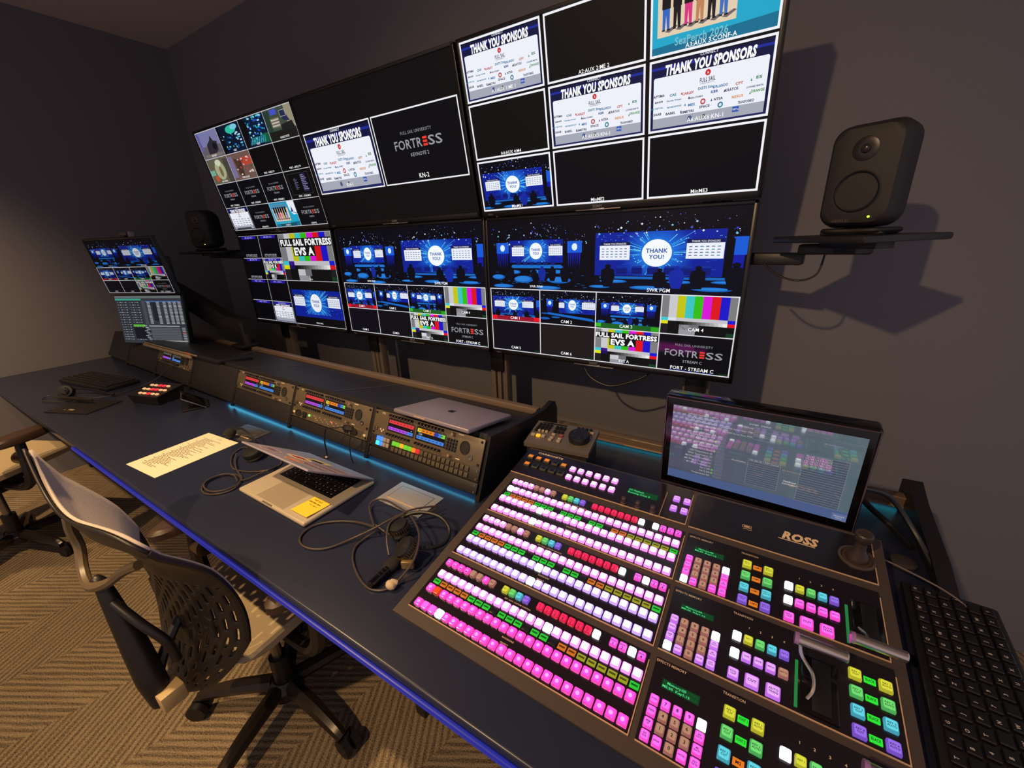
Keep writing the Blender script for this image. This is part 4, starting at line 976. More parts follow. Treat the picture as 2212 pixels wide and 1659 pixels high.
# ---------------------------------------------------------------- laptops
LPA = mat('laptop_silver', (182, 170, 152), .42, .1, noise=.03, nscale=800)
lp = thing('open_laptop', 'silver laptop with stickers on its half-closed lid, black keys', 'laptop', (-1.347, .482, .7395), (0, 0, R_(-.6)))
LW, LD = .351, .244
m = MB(); m.box((LW / 2, LD / 2, .0075), (LW, LD, .014), LPA, .006, seg=3)
m.box((LW / 2 - .01, .053, .0146), (.145, .088, .0004), mat('trackpad', (172, 160, 142), .3, .2)); m.box((LW / 2 - .01, .002, .0145), (.05, .004, .001), mat('notch', (110, 100, 90), .5)); m.build('base', lp)
m = MB(); m.box((LW / 2, .168, .0146), (.276, .112, .0006), mat('key_well', (12, 12, 15), .5)); m.build('key_well', lp)
keyboard('', '', None, 0, .280, .118, 14, thing_=lp, x0=LW / 2, y0=.166, h=.0148, kh=.0014, mk=True, legend=(190, 190, 200), ksz=.85)
m = MB()
m.box((LW / 2, -LD / 2, .0), (LW, LD, .006), mat('laptop_lid', (158, 150, 168), .45, .15), .0028, seg=3)
m.box((LW / 2, -LD / 2, -.0032), (LW - .014, LD - .014, .0004), GLOSS)
lid = m.build('lid', lp); lid.location = (0, LD, .0165); lid.rotation_euler = (R_(-35), 0, 0)
c = CV(.0001); c.sub(0, 0, LW, LD)
ST = (215, 190, 160)
def oval(x, y, rx, ry, a, b, L=1): c.ell(x, y, rx, ry, a, L, 24); c.ell(x, y, rx * .86, ry * .8, b, L + 1, 24)
oval(.23, .80, .13, .12, ST, (150, 140, 170)); c.rect(.17, .76, .12, .035, (60, 50, 90), 3); c.rect(.19, .82, .09, .03, (190, 120, 60), 3)
oval(.46, .60, .15, .12, (225, 200, 165), (225, 200, 165)); c.poly([(.35, .62), (.45, .54), (.58, .57), (.46, .66)], (165, 40, 40), 3)
oval(.62, .82, .12, .085, (222, 175, 140), (205, 120, 80)); c.rect(.55, .80, .14, .03, (225, 190, 160), 4)
c.poly([(.40, .30), (.62, .25), (.66, .42), (.42, .48)], (210, 200, 130), 1); c.poly([(.45, .38), (.60, .34), (.62, .44), (.46, .46)], (25, 22, 28), 2)
c.text(.10, .90, .05, 'UCF', ST, 1, bold=.02); c.text(.13, .68, .05, 'OVTEC', ST, 1, bold=.03)
for k in range(3): c.text(.82, .42 + k * .16, .055, ['ACCESS', 'INNOVATION', 'BROADCAST'][k], (170, 100, 80), 1, w=.3, bold=.03)
c.rect(.72, .9, .25, .03, (110, 150, 165), 1)
s_ = c.build('stickers', lid, 0, PRT, mapf=lambda a, b, h: (a, -b, .0034 + h)); tag(s_, 'colourful stickers')
st = thing('sticky_note', 'yellow sticky note with handwriting on the laptop palm rest', 'sticky note', (-1.083, .497, .7545), (0, 0, R_(-1)))
m = MB(); rings = []
for k in range(9):
    y = k * .076 / 8; z = .0008 + .0035 * (1 - k / 8) ** 2
    rings.append([(0, y, z), (.076, y, z + .0006), (.076, y, z + .0009), (0, y, z + .0003)])
m.loft(rings, mat('sticky_yellow', (250, 214, 62), .7)); m.build('sheet', st)
c = CV(.0001); c.sub(0, 0, .076, .076)
c.text(.42, .13, .07, 'Full Sail', (110, 90, 40), 1, shear=.3, w=.5); c.text(.42, .27, .07, 'Let me see', (70, 55, 40), 1, shear=.3, w=.7, bold=.02); c.text(.52, .40, .06, 'to tape', (70, 55, 40), 1, shear=.3, w=.45)
c.build('writing', st, 0, PRT, mapf=lambda a, b, h: (a, .076 - b, .0022 + h))

lc = thing('closed_laptop', 'closed grey laptop with black apple emblem lying on the hutch', 'laptop', (-.852, .958, .9140), (R_(-9.3), 0, R_(-2.5)))
m = MB(); m.box((0, 0, .0085), (.325, .222, .0145), mat('laptop_grey', (146, 138, 152), .38, .35), .005, seg=3); m.box((-.04, -.1115, .009), (.05, .002, .003), mat('notch_light', (205, 175, 130), .4), .001); m.build('case', lc)
c = CV(.0001); c.sub(0, 0, 1, 1); A = (24, 20, 28)
pts = []
for k in range(40):
    a = 2 * math.pi * k / 40; r = .0135 * (1 + .07 * math.cos(2 * a)); x, y = r * math.cos(a), r * 1.08 * math.sin(a)
    y += .0030 * math.exp(-(x / .004) ** 2) * (1 if y < 0 else -.6)          # dimple above and below
    d = math.hypot(x - .0165, y + .001)
    if d < .0075: x = .0165 - .0075 * math.sqrt(max(0, 1 - ((y + .001) / .0075) ** 2))
    pts.append((x, -(-y)))
c.poly([(x, y + .002) for x, y in pts][::-1], A, 1); c.poly([(.0005, -.0135), (.0065, -.0205), (.0005, -.0185), (-.0015, -.0150)], A, 1)
c.build('emblem', lc, 0, PRT, mapf=lambda a, b, h: (a, -b, .0159 + h))
m = MB(); m.box((0, 0, .001), (.30, .2, .002), mat('rubber_feet', (12, 12, 12), .8)); m.build('feet', lc)

# ---------------------------------------------------------------- paper and desk cover plates
pp = thing('paper_sheet', 'printed white paper sheet lying on the desk left of the open laptop', 'paper', (-1.912, .367, .7395), (0, 0, R_(3.5)))
m = MB(); m.box((.10795, .1397, .0005), (.2159, .2794, .0006), mat('paper', (236, 226, 196), .8)); m.build('sheet', pp)
c = CV(.00008); c.sub(0, 0, .2159, .2794); rnd = random.Random(5); IN = (96, 88, 76)
c.text(.52, .06, .013, 'RUN OF SHOW', IN, 1); c.text(.3, .06, .01, 'DAY 2', IN, 1)
for k in range(38):
    n = rnd.choice((3, 4, 5, 6, 7)); x = .14 + (.06 if k % 5 else 0)
    for j in range(n):
        w_ = rnd.random() * .07 + .03
        if x + w_ > .9: break
        c.rect(x, .12 + k * .0205, w_, .0075, IN, 1); x += w_ + .012
c.build('print', pp, 0, PRT, mapf=lambda a, b, h: (a, .2794 - b, .0009 + h))
for lab, cx, cy, col, rz, mm in (('dark flush cover plate in the desk behind the paper sheet', -1.775, .722, (74, 70, 72), 2, 0), ('pale blue-grey cover plate in the desk under the headphone cable', -.838, .719, (150, 152, 164), -1, 1)):
    g = thing('cable_cover_plate', lab, 'cover plate', (cx, cy, .7392), (0, 0, R_(rz)), 'flush cover plates in the desktop')
    m = MB(); m.box((0, 0, .0015), (.178, .106, .003), mat('plate%d' % mm, col, .4, .2), .001)
    m.build('plate', g)
    m = MB(); m.box((0, .004, .0032), (.132, .064, .0010), mat('plate%d' % mm, col, .4, .2), .0004); m.box((0, -.029, .0036), (.132, .004, .0010), mat('plate_lip', (200, 170, 130), .4)); m.build('flap', g)
    m = MB()
    for a, b_, w_, h_ in ((0, .0365, .134, .001), (-.0667, .003, .001, .068), (.0667, .003, .001, .068)): m.box((a, b_, .0032), (w_, h_, .0008), BLK)
    m.build('flap_gap', g)

# ---------------------------------------------------------------- headphones beside the switcher
CBL = mat('cable_grey_brown', (66, 56, 52), .45)
def cup(t, c_, nrm, r=.026, ridged=True):
    m = MB(); m.lathe([(0, 0), (r * .8, 0), (r, .006), (r, .016), (r * .9, .022), (0, .024)], c_, BLK, axis=nrm, seg=28); m.build('ear_cup', t)
    m = MB(); q = Vector(nrm).to_track_quat('Z', 'Y').to_matrix()
    m.tube([Vector(c_) + q @ Vector((r * .82 * math.cos(a), r * .82 * math.sin(a), -.002)) for a in [2 * math.pi * k / 16 for k in range(16)]], .008, mat('ear_pad', (30, 27, 27), .6), closed=True, sub=2)
    if ridged:
        for k in range(28):
            a = math.pi * 2 * k / 28; p = Vector(c_) + q @ Vector((r * math.cos(a), r * math.sin(a), .011)); m.box(p, (.002, .002, .01), mat('ridge_brass', (130, 112, 78), .3, .7), rot=q.to_4x4())
    m.build('ear_pad', t)
hp = thing('headphones', 'black headphones with ridged ear cups and a long looped grey cable beside the switcher', 'headphones', (-.72, .58, .74))
o0 = hp.location
def rel(pts, o): return [Vector(p) - o for p in pts]
cup(hp, Vector((-.735, .585, .762)) - o0, (-.1, -.2, 1)); cup(hp, Vector((-.655, .538, .768)) - o0, (-.35, -.5, .8), .027)
m = MB(); m.tube(rel([(-.760, .600, .772), (-.735, .628, .785), (-.700, .645, .790), (-.655, .655, .785), (-.622, .648, .765), (-.606, .612, .757), (-.615, .575, .765), (-.640, .552, .772)], o0), .005, BLK); m.build('headband', hp)
m = MB(); m.box(Vector((-.635, .512, .757)) - o0, (.03, .012, .020), mat('brass_clip', (150, 128, 88), .35, .6), .003, rot=(0, 0, .5)); m.build('yoke', hp)
LA = [(-.807, .563, .76), (-.888, .562, .745), (-.95, .53, .7435), (-.979, .491, .7435), (-.969, .452, .7435), (-.935, .434, .7435), (-.893, .44, .7435), (-.861, .466, .7435), (-.832, .518, .748), (-.797, .555, .765), (-.775, .595, .775), (-.754, .641, .78), (-.726, .682, .775), (-.713, .706, .765), (-.719, .691, .76), (-.749, .656, .76), (-.769, .632, .77)]
LB = [(-.791, .553, .76), (-.867, .599, .752), (-.906, .628, .75), (-.902, .645, .76), (-.867, .656, .765), (-.807, .646, .77), (-.738, .626, .78), (-.667, .585, .79), (-.629, .547, .79), (-.613, .508, .775), (-.624, .473, .75), (-.627, .453, .745), (-.644, .434, .7435), (-.675, .426, .7435), (-.724, .439, .7435), (-.776, .466, .7435), (-.806, .497, .7435), (-.81, .531, .745), (-.796, .557, .755)]
LC2 = [(-.692, .508, .76), (-.728, .536, .775), (-.756, .575, .785), (-.745, .613, .79)]
LD2 = [(-.816, .573, .755), (-.781, .574, .745), (-.74, .57, .745), (-.71, .551, .745), (-.685, .522, .745), (-.669, .495, .745)]
m = MB()
for L_ in (LA, LB, LC2, LD2): m.tube(rel(L_, o0), .0028, CBL)
m.build('cable', hp)
m = MB(); a, b = Vector((-.667, .430, .751)) - o0, Vector((-.668, .480, .752)) - o0; m.cyl(a, b, .0095, None, GLOSS); m.cyl(a, a + Vector((0, -.004, 0)), .0075, None, BLK)
for k in range(3): m.cyl(a.lerp(b, .45 + k * .2), a.lerp(b, .50 + k * .2), .0103, None, BLK)
m.build('connector', hp)
m = MB(); m.ball(Vector((-.627, .452, .752)) - o0, .012, mat('white_tape', (196, 172, 140), .7), (1.1, .9, .9), 10); m.box(Vector((-.624, .458, .754)) - o0, (.018, .012, .016), mat('white_tape', (196, 172, 140), .7), .004, rot=(.3, .4, .6)); tag(m.build('tape_wrap', hp), 'knot of white tape')
m = MB(); m.ball(Vector((-.672, .497, .752)) - o0, .022, mat('foam_dark', (30, 27, 26), .9), (.8, 1.2, .55)); m.build('mic_foam', hp)

# headset with boom microphone behind the open laptop
hs = thing('boom_headset', 'black headset with round foam microphone and coiled cable behind the open laptop', 'headset', (-1.55, .62, .74)); o1 = hs.location
cup(hs, Vector((-1.525, .625, .755)) - o1, (.1, -.3, .9), .033, False)
m = MB(); m.tube(rel([(-1.770, .667, .772), (-1.729, .685, .788), (-1.661, .678, .790), (-1.606, .673, .775), (-1.568, .655, .765), (-1.531, .630, .760)], o1), .0032, BLK); m.build('boom', hs)
m = MB(); m.ball(Vector((-1.775, .664, .768)) - o1, .0215, mat('foam_dark', (30, 27, 26), .9, bump=.6, nscale=400), (1, 1, .9)); m.build('mic_foam', hs)
m = MB()
for L_ in ([(-1.560, .640, .755), (-1.645, .646, .744), (-1.626, .6, .743), (-1.575, .566, .743), (-1.509, .544, .743), (-1.454, .554, .743), (-1.411, .577, .743), (-1.386, .611, .743), (-1.391, .644, .743), (-1.417, .659, .743)],
           [(-1.395, .515, .743), (-1.44, .529, .743), (-1.484, .518, .743), (-1.504, .481, .743), (-1.497, .447, .743), (-1.46, .425, .743), (-1.419, .422, .743), (-1.385, .444, .743), (-1.373, .479, .743), (-1.394, .509, .747), (-1.419, .527, .743), (-1.468, .54, .743), (-1.501, .549, .747), (-1.559, .574, .747), (-1.599, .598, .752)],
           [(-1.399, .505, .748), (-1.45, .518, .748), (-1.492, .505, .748), (-1.500, .465, .748), (-1.474, .437, .748), (-1.42, .431, .748), (-1.386, .455, .748), (-1.378, .49, .748)],
           [(-1.4, .512, .747), (-1.39, .536, .745), (-1.384, .579, .748), (-1.372, .593, .752), (-1.384, .626, .745)]):
    m.tube(rel(L_, o1), .0026, CBL)
m.build('cable', hs)
# gooseneck cable hanging out of the panel in the second bay
m = MB(); m.tube([(-1.205, .79, .868), (-1.23, .775, .863), (-1.255, .765, .862), (-1.272, .76, .85), (-1.280, .755, .81), (-1.282, .755, .77), (-1.283, .752, .748), (-1.305, .742, .743), (-1.36, .735, .743), (-1.43, .732, .743)], .0025, BLK)
m.tube([(-1.205, .795, .862), (-1.19, .79, .865), (-1.172, .80, .862)], .011, BLK); m.tube([(-1.172, .79, .855), (-1.17, .775, .81), (-1.165, .770, .77), (-1.162, .772, .744)], .002, BLK)
m.ball((-1.283, .752, .746), .005, mat('white_tape', (196, 172, 140), .7))
tag(m.build('gooseneck_cable'), 'black gooseneck lead hanging from the headset box onto the desk', 'cable')

# ---------------------------------------------------------------- things at the far left of the desk
pad = thing('mouse_pad', 'black rectangular pad under the headset at the far left of the desk', 'pad', (-2.872, .486, .7395), (0, 0, R_(22)))
m = MB(); m.box((0, 0, .002), (.26, .17, .004), mat('pad_black', (26, 22, 22), .6), .0015); m.build('sheet', pad)
c = CV(); c.sub(0, 0, 1, 1); c.rect(-.02, .045, .03, .012, (190, 170, 130), 1); c.rect(-.05, .05, .012, .006, (150, 130, 100), 1); c.build('sticker', pad, 0, PRT, mapf=lambda a, b, h: (a, -b, .0043 + h))
h2 = thing('headset', 'black headset with shiny ear cup lying by the far left keyboard', 'headset', (-3.10, .53, .74)); o2 = h2.location
cup(h2, Vector((-3.195, .50, .762)) - o2, (.75, -.45, .4), .034, False)
m = MB(); m.lathe([(0, 0), (.020, 0), (.016, .006), (0, .008)], Vector((-3.175, .488, .772)) - o2, mat('cup_shine', (70, 66, 66), .2, .6), axis=(.75, -.45, .4)); m.box(Vector((-3.155, .487, .782)) - o2, (.008, .004, .026), SATIN, .001); m.build('ear_plate', h2)
m = MB(); m.tube(rel([(-3.19, .52, .775), (-3.10, .57, .768), (-2.98, .60, .76), (-2.90, .615, .757)], o2), .0045, BLK); m.build('headband', h2)
m = MB(); m.tube(rel([(-3.16, .44, .760), (-3.06, .455, .765), (-2.95, .49, .765), (-2.86, .52, .762)], o2), [.004, .009, .010, .004], mat('band_gloss', (46, 38, 32), .2, .5)); m.build('boom_arm', h2)
m = MB(); m.tube(rel([(-2.862, .945, .868), (-2.88, .88, .84), (-2.95, .83, .775), (-2.985, .76, .745), (-2.95, .674, .744), (-2.935, .595, .746), (-2.97, .53, .752), (-3.08, .44, .744), (-3.20, .40, .744), (-3.27, .43, .744), (-3.23, .47, .75)], o2), .0022, CBL); m.build('cable', h2)
bx = thing('button_box', 'small black desk box with red and amber lit buttons', 'button box', (-2.625, .715, .7395), (0, 0, R_(16)))
m = MB(); V = [(-.10, -.072), (.10, -.072), (.10, .072), (-.10, .072)]
m.loft([[(x * .9, y * .86, .001) for x, y in V], [(x, y, .046 + .022 * (y > 0)) for x, y in V]], mat('box_black', (24, 21, 22), .5)); m.build('case', bx)
bsl = math.atan(.022 / .144); n_ = 0
for r in range(3):
    for k in range(6):
        if (r, k) in ((0, 0), (2, 5)): continue
        red = (k in (2, 3) and r > 0) or (r, k) == (0, 3); kk = ('bb', red)
        if kk not in _K:
            m = MB(); cc = (255, 50, 70) if red else (255, 190, 130); m.box((0, 0, .003), (.017, .011 if not red else .015, .006), mat('boxkey_%d' % red, (60, 40, 30), .3, emit=cc, es=1.), .001); _K[kk] = o = m.build('button', bx)
        else: o = _K[kk].copy(); COL.objects.link(o); o.parent = bx
        y = -.045 + r * .040 + .0; x = -.072 + k * .0285
        o.location = (x, y, .057 + y * .153); o.rotation_euler = (bsl, 0, 0)
tb = thing('tablet', 'small black tablet leaning in its stand beside the lit button box', 'tablet', (-2.345, .765, .7395), (0, 0, R_(160)))
m = MB(); m.box((0, .0, .035), (.15, .009, .105), GLOSS, .003, rot=(R_(-52), 0, 0)); m.box((0, -.0005, .035), (.152, .003, .107), mat('pale_chrome', (200, 200, 205), .2, .9), .001, rot=(R_(-52), 0, 0)); m.build('body', tb)
m = MB(); m.box((0, .0, .004), (.13, .11, .008), BLK, .003); m.build('stand', tb)

def desk_monitor(label, loc, rot, pic, dim):
    t = thing('desk_monitor', label, 'monitor', loc, rot, 'two stacked monitors on an arm')
    w_, h_ = .531, .299
    m = MB(); m.box((0, .018, 0), (w_ + .012, .030, h_ + .014), FRM, .004); m.box((0, .045, 0), (.24, .03, .2), FRM, .01); m.build('housing', t)
    c = CV(); c.sub(0, 0, w_, h_); pic(c, w_, h_)
    c.build('display', t, 0, SCR, mapf=lambda a, b, z: (a - w_ / 2, .0015 - z, h_ / 2 - b), dim=dim)
    return t
def pic_small(c, w_, h_):
    g = globals(); a, b = g['MW'], g['MH']; g['MW'], g['MH'] = w_, h_; pic_multiview(c, False); g['MW'], g['MH'] = a, b
def pic_ui(c, w_, h_):
    c.rect(0, 0, 1, 1, (62, 68, 76), 0); c.rect(0, 0, 1, .05, (120, 124, 128), 1); c.rect(0, .06, .4, .035, (70, 190, 160), 2)
    r = random.Random(8)
    for k in range(16):
        y = .12 + k * .052
        for j in range(2):
            x = .01 + j * .19
            if k < 13: c.rect(x, y, .17, .04, (44, 48, 56), 1)
            for q in range(4): c.rect(x + .01 + q * .04, y + .012, .02 + .015 * r.random(), .014, (180, 182, 190) if q % 2 else (140, 142, 150), 2)
    c.rect(.20, .60, .18, .045, (110, 220, 70), 3); c.rect(.20, .66, .18, .25, (26, 28, 38), 3); c.rect(.40, .10, .05, .5, (84, 88, 96), 2)
    for k in range(16):
        y = .13 + k * .029
        for x in (.48, .62, .72, .80, .87, .94): c.rect(x, y, .045, .014, (205, 208, 214), 3)
    c.rect(.55, .13, .08, .40, (40, 42, 52), 2.5); c.rect(.46, .11, .52, .02, (90, 130, 200), 3)
    c.rect(.44, .62, .46, .02, (200, 202, 206), 3)
    for k in range(8): c.rect(.46, .66 + k * .035, .44, .027, (104, 108, 114), 2); c.rect(.93, .66 + k * .035, .05, .016, (190, 190, 195) if k != 3 else (230, 110, 100), 3)
    for k in range(9): c.rect(.36 + .02 * (k % 3), .62 + k * .035, .05, .015, (190, 192, 198), 4)
    c.rect(0, .955, 1, .008, (60, 64, 70), 2); c.rect(.42, .935, .56, .02, (205, 208, 205), 3)
desk_monitor('upper of the two stacked monitors at the far left, dim THANK YOU stage views', (-3.143, .92, 1.386), (.154, 0, .277), pic_small, .52)
desk_monitor('lower of the two stacked monitors at the far left, grey control tables', (-3.328, 1.001, 1.055), (-.096, 0, .329), pic_ui, .62)
wc = thing('webcam', 'small tan camera clipped on top of the upper stacked monitor', 'webcam', (-3.10, .935, 1.548), (0, 0, .277))
m = MB(); m.box((0, 0, .012), (.06, .02, .018), mat('tan_plastic', (84, 64, 58), .5), .004); m.box((.045, .005, .006), (.022, .02, .035), mat('tan_grey', (120, 108, 112), .4), .003); m.box((0, .004, 0), (.03, .03, .01), BLK, .002); m.build('body', wc)
ar = thing('monitor_stand', 'thick black arm holding the stacked monitors, footed behind the hutch', 'monitor stand', (-2.86, 1.24, .885))
o3 = ar.location
m = MB(); m.prism([Vector(p) - o3 for p in ((-3.36, 1.15, 1.27), (-3.36, 1.15, 1.15), (-2.84, 1.23, .925), (-2.74, 1.25, .925), (-2.72, 1.25, 1.05), (-2.86, 1.22, 1.07))], (.02, .055, 0), BLK); m.build('arm', ar)
m = MB(); m.cyl(Vector((-2.76, 1.27, .884)) - o3, Vector((-2.76, 1.27, 1.03)) - o3, .032, None, BLK); m.box(Vector((-2.76, 1.25, .893)) - o3, (.13, .11, .016), BLK, .004); m.build('foot', ar)
m = MB(); m.box(Vector((-3.36, 1.175, 1.22)) - o3, (.05, .05, .42), BLK, .006); m.box(Vector((-3.30, 1.095, 1.38)) - o3, (.16, .13, .08), BLK, .006); m.box(Vector((-3.38, 1.13, 1.08)) - o3, (.10, .06, .08), BLK, .006); m.build('mast', ar)

# ---------------------------------------------------------------- loudspeakers on wall arms
SPK = mat('speaker_charcoal', (27, 24, 25), .6, noise=.1, nscale=500)
def speaker(label, loc, rz, led):
    t = thing('loudspeaker', label, 'speaker', loc, (0, 0, rz), 'pair of loudspeakers')
    def ring(y, w_, h_, zc, r, n=6):
        out = []
        for sx, sz, a0 in ((1, 1, 0), (-1, 1, 90), (-1, -1, 180), (1, -1, 270)):
            for k in range(n):
                a = R_(a0 + 90 * k / (n - 1)); out.append((sx * (w_ / 2 - r) + r * math.cos(a), y, zc + sz * (h_ / 2 - r) + r * math.sin(a)))
        return out
    m = MB(); m.loft([ring(-.071, .120, .190, .132, .030), ring(-.069, .132, .206, .132, .032), ring(-.060, .144, .220, .132, .034), ring(-.035, .151, .230, .132, .036), ring(.02, .149, .228, .132, .038), ring(.052, .132, .206, .130, .04), ring(.068, .100, .17, .128, .04), ring(.071, .08, .15, .128, .035)], SPK, caps=True); m.build('cabinet', t)
    m = MB(); m.lathe([(.044, -.0005), (.046, .0015), (.0435, .003), (.041, .001), (.030, -.004), (.014, -.006), (0, -.003)], (0, -.0712, .098), mat('woofer_black', (8, 8, 9), .5), axis=(0, -1, 0), seg=40); m.lathe([(0, -.001), (.050, -.001), (.0503, .0007), (.045, .0010), (0, .0010)], (0, -.0705, .098), mat('woofer_rim', (30, 27, 28), .6), axis=(0, -1, 0), seg=40); m.build('woofer', t)
    m = MB(); m.lathe([(.0, .0005), (.026, .0005), (.024, .0015), (.012, .0012), (0, .0012)], (0, -.0708, .189), mat('waveguide', (26, 23, 24), .35), axis=(0, -1, 0), seg=32); m.ball((0, -.073, .189), .0095, mat('dome', (60, 52, 56), .25, .5), (1, .6, 1)); m.build('tweeter', t)
    m = MB(); m.ball((.034, -.0715, .041), .0028, mat('power_led', (60, 90, 20), .4, emit=(190, 240, 60), es=led)); tag(m.build('power_light', t), 'green power light')
    c = CV(); c.sub(0, 0, 1, 1); c.text(-.020, -.030, .0062, 'GENELEC', (96, 86, 88), 1, bold=.0); c.build('brand_mark', t, 0, PRT, mapf=lambda a, b, h: (a, -.0716 - h, -b + .004))
    m = MB()
    m.box((0, 0, .004), (.13, .12, .008), mat('stand_rubber', (20, 19, 20), .6), .004)
    m.tube([(-.06, -.05, .010), (0, -.058, .009), (.06, -.05, .010), (.062, .05, .010), (-.062, .05, .010)], .0065, mat('stand_rubber', (20, 19, 20), .6), closed=True); m.box((0, 0, .014), (.05, .05, .012), mat('stand_rubber', (20, 19, 20), .6), .003); m.build('table_stand', t)
    return t
def shelf(label, loc, rz, W, D, arm):
    t = thing('speaker_shelf', label, 'speaker shelf', loc, (0, 0, rz), 'speaker shelves on arms')
    m = MB(); m.box((0, 0, -.008), (W, D, .016), mat('shelf_black', (22, 20, 23), .45), .005); m.build('shelf_board', t)
    m = MB(); m.box((0, 0, -.022), (W * .6, .06, .022), BLK, .003); m.box((0, 0, -.036), (.06, .06, .02), BLK, .003); m.build('bracket', t)
    inv = (Matrix.Translation(loc) @ Euler((0, 0, rz)).to_matrix().to_4x4()).inverted()
    m = MB()
    for a, b, w_, h_ in arm:
        a, b = inv @ Vector(a), inv @ Vector(b); d = b - a
        m.box((a + b) / 2, (d.length, w_, h_), BLK, .006, rot=d.to_track_quat('X', 'Z').to_matrix().to_4x4())
    m.build('arm', t)
    return t, inv
SPR = Vector((.158, 1.42, 1.442)); SPL = Vector((-3.215, 1.40, 1.452))
shR, iv = shelf('black shelf on an arm carrying the right loudspeaker', SPR + Vector((-.003, .0, 0)), R_(-44), .25, .27, [((-.10, 1.53, 1.378), (.055, 1.50, 1.378), .045, .034), ((.04, 1.49, 1.405), (.20, 1.46, 1.405), .05, .028)])
m = MB(); m.tube([iv @ Vector(p) for p in ((-.04, 1.48, 1.365), (.0, 1.46, 1.335), (.05, 1.45, 1.322), (.09, 1.45, 1.34), (.10, 1.46, 1.39))], .0028, BLK); m.build('cable', shR)
speaker('right loudspeaker, charcoal with green light and maker lettering, beside the monitor wall', SPR, R_(-24), 1.6)
shL, iv = shelf('black shelf on an arm carrying the far left loudspeaker', SPL + Vector((.0, .02, 0)), R_(10), .34, .26, [((-3.2, 1.44, 1.425), (-2.96, 1.50, 1.415), .05, .04)])
speaker('left loudspeaker in the shade between the corner and the monitor wall', SPL, R_(20), 1.2)

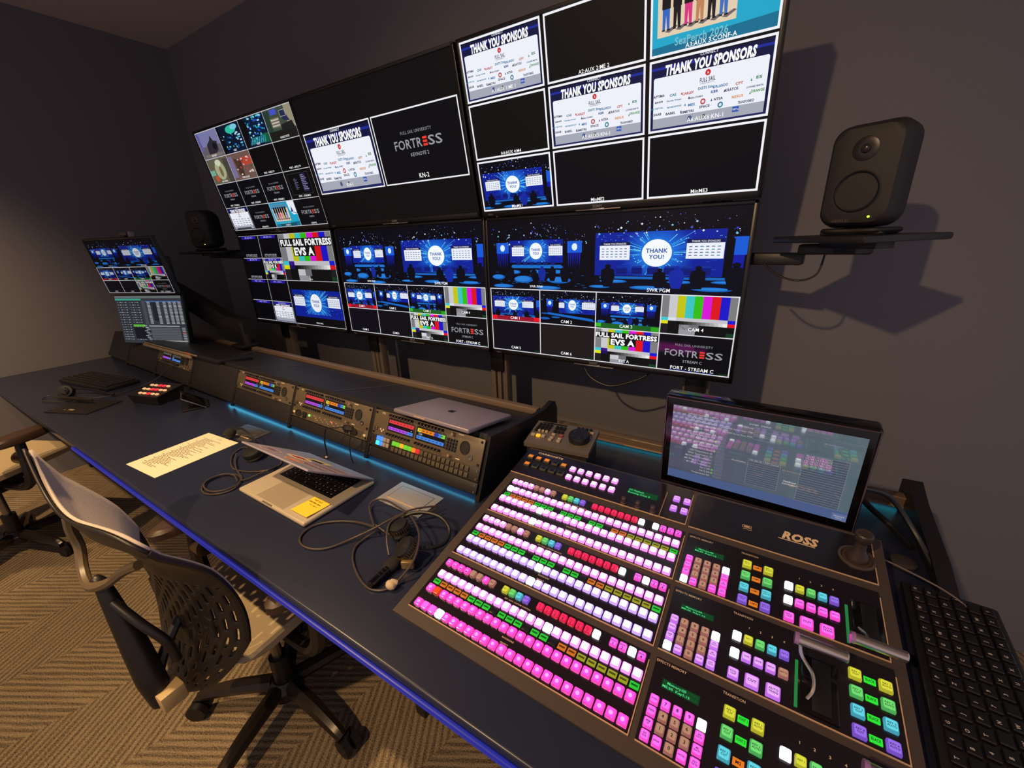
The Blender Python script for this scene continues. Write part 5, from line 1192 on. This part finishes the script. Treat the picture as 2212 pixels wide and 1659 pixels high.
# ---------------------------------------------------------------- office chairs (local: faces +y, hub over the origin)
CHB = mat('chair_black', (30, 25, 23), .42, noise=.08, nscale=200); CHF = mat('chair_fabric_grey', (200, 186, 178), .85, noise=.22, nscale=500, bump=.4); CHS = mat('seat_khaki', (176, 158, 128), .9, noise=.08, nscale=700, bump=.3)
CHM = mat('chair_metal', (110, 92, 66), .35, .7)
def chair(label, loc, rz):
    t = thing('office_chair', label, 'chair', loc, (0, 0, rz), 'office chairs at the console')
    m = MB()
    def sq(w_, d_, z, yc, r=.07, n=6):
        out = []
        for sx, sy, a0 in ((1, 1, 0), (-1, 1, 90), (-1, -1, 180), (1, -1, 270)):
            for k in range(n): a = R_(a0 + 90 * k / (n - 1)); out.append((sx * (w_ - r) + r * math.cos(a), yc + sy * (d_ - r) + r * math.sin(a), z))
        return out
    m.loft([sq(.19, .19, .465, .05), sq(.208, .215, .475, .05), sq(.210, .218, .497, .05, .03), sq(.204, .212, .506, .05, .03)], CHS); m.build('seat', t)
    m = MB(); m.box((0, 0, .44), (.26, .26, .05), CHB, .01); m.box((0, -.02, .385), (.16, .20, .05), CHB, .012)
    m.tube([(.0, -.08, .39), (0, -.20, .40), (0, -.25, .43)], [.03, .026, .022], CHB); m.build('tilt_mechanism', t)
    # back shell
    NU, NV = 52, 64
    def P(s, v):
        hw = .225 * min(1, (max(0, v + .006) / .34)) ** .5
        if v > .95: hw *= math.sqrt(max(.0, 1 - ((v - .95) / .085) ** 2))
        z = .40 + .565 * v + .055 * v ** 4 * s * s * (1 - .95 * s)
        y = -.252 + .055 * math.sin(math.pi * min(1, v * 1.12)) + abs(s) ** 2 * (.02 + .035 * math.sin(math.pi * min(1, v))) - .045 * (max(0, v - .72) / .28) ** 1.4
        return (s * hw + .02, y, z)
    def hole(i, j):
        s = abs((i + .5) / NU * 2 - 1); v = (j + .5) / NV
        if s > .93 or v < .06 or v > .62: return False
        if .25 < v < .34 and s < .25: return False
        col_ = i % 3 == 1
        if not col_: return False
        ph = (j + (0 if (i // 3) % 2 else 3)) % 6
        return ph < (4 if v > .2 else 2)
    m = MB(); VV = [[m.bm.verts.new(P(i / NU * 2 - 1, j / NV)) for i in range(NU + 1)] for j in range(NV + 1)]
    mi = m.mi(CHB)
    for j in range(NV):
        for i in range(NU):
            if hole(i, j): continue
            f = m.bm.faces.new((VV[j][i], VV[j][i + 1], VV[j + 1][i + 1], VV[j + 1][i])); f.material_index = mi
    sh_ = o = m.build('back_shell', t); q = o.modifiers.new('thickness', 'SOLIDIFY'); q.thickness = .006; q.offset = 0
    m = MB(); VV = [[m.bm.verts.new(Vector(P((i / 30 * 2 - 1) * .985, .60 + .395 * j / 24)) + Vector((0, .008, 0))) for i in range(31)] for j in range(25)]
    mi = m.mi(CHF)
    for j in range(24):
        for i in range(30): f = m.bm.faces.new((VV[j][i], VV[j][i + 1], VV[j + 1][i + 1], VV[j + 1][i])); f.material_index = mi
    o = m.build('back_fabric', sh_); q = o.modifiers.new('thickness', 'SOLIDIFY'); q.thickness = .006; q.offset = 0
    m = MB(); edge = [P(-1, v / 30) for v in range(1, 29)] + [P(s / 8, 1 - .004) for s in range(-8, 9)] + [P(1, v / 30) for v in range(28, 0, -1)]
    m.tube(edge[:28], .0065, CHB, smooth=False, seg=6); m.tube(edge[-28:], .0065, CHB, smooth=False, seg=6); m.build('back_rim', sh_)
    m = MB(); m.tube([(.072, -.285, .45), (.055, -.287, .52), (.035, -.285, .60), (.015, -.285, .69), (-.005, -.285, .77), (-.02, -.29, .785)], [.024, .028, .026, .020, .014, .009], CHB, seg=16); m.build('back_frame', t)
    m = MB(); m.tube([(.11, -.245, .56), (.11, -.25, .62), (.08, -.27, .68), (.02, -.285, .73)], .010, CHB, seg=12); m.build('back_frame', t)
    m = MB(); m.tube([(-.10, -.272, .91), (-.105, -.275, .875), (-.10, -.275, .83), (-.07, -.29, .79), (-.015, -.30, .775), (.035, -.285, .79), (.075, -.26, .82), (.115, -.245, .84)], .0105, mat('hoop_tan', (96, 82, 60), .4)); m.build('rear_hoop', t)
    m = MB(); m.box((.02, -.178, .62), (.30, .012, .05), CHB, .004); m.tube([(.05, -.29, .47), (.05, -.25, .55), (.04, -.185, .62)], [.014, .012, .010], CHB); m.build('lumbar_support', sh_)
    m = MB(); m.box((.085, -.275, .468), (.055, .05, .045), mat('bracket_tan', (188, 162, 112), .5), .004); m.build('mount_bracket', t)
    for s in (-1, 1):
        m = MB(); m.tube([(s * .13, -.02, .41), (s * .24, -.02, .41), (s * .285, -.015, .46), (s * .29, -.01, .55), (s * .288, 0, .645)], [.018, .02, .022, .022, .018], CHB); ap = m.build('arm_post', t)
        m = MB(); m.loft([[(s * .285 + x * .05 * k, .02 + y * .135 * k, z) for x, y in [(math.cos(a) * (1 if abs(math.cos(a)) < .7 else 1), math.sin(a)) for a in [2 * math.pi * j / 20 for j in range(20)]]] for k, z in ((.85, .642), (1, .650), (1, .670), (.88, .680))], mat('arm_pad', (62, 44, 34), .45)); m.build('arm_pad', ap)
        m = MB(); m.cyl((s * .245, .0, .56), (s * .285, .0, .56), .030, None, CHM); m.cyl((s * .240, .0, .56), (s * .289, .0, .56), .012, None, BLK); m.build('arm_pivot', ap)
    m = MB(); m.cyl((0, 0, .07), (0, 0, .22), .030, .028, CHB); m.cyl((0, 0, .2), (0, 0, .40), .016, None, SATIN); m.build('gas_lift', t)
    m = MB(); m.lathe([(0, .06), (.05, .06), (.055, .10), (.035, .125), (0, .125)], (0, 0, 0), CHB); m.build('hub', t)
    for k in range(5):
        a = R_(72 * k - 4); d = Vector((math.cos(a), math.sin(a), 0)); sd = Vector((-d.y, d.x, 0))
        m = MB(); m.tube([d * .04 + Vector((0, 0, .10)), d * .15 + Vector((0, 0, .095)), d * .25 + Vector((0, 0, .080)), d * .285 + Vector((0, 0, .066))], [.026, .024, .020, .016], mat('base_leg', (46, 38, 32), .3, .3)); bl = m.build('base_leg', t)
        c0 = d * .29 + sd * .01
        m = MB()
        for q in (-1, 1): m.cyl(c0 + d * 0 + sd * (q * .006) + Vector((0, 0, .030)), c0 + sd * (q * .026) + Vector((0, 0, .030)), .0295, None, BLK, 24)
        m.cyl(c0 + Vector((0, 0, .03)), c0 + Vector((0, 0, .07)), .008, None, BLK); m.build('caster', bl)
    return t
chair('nearer office chair with grey fabric top, slotted black back and khaki seat', (-1.195, .40, 0), R_(4))
chair('farther office chair at the left edge, mostly cut off behind the desk corner', (-3.18, .12, 0), R_(25))
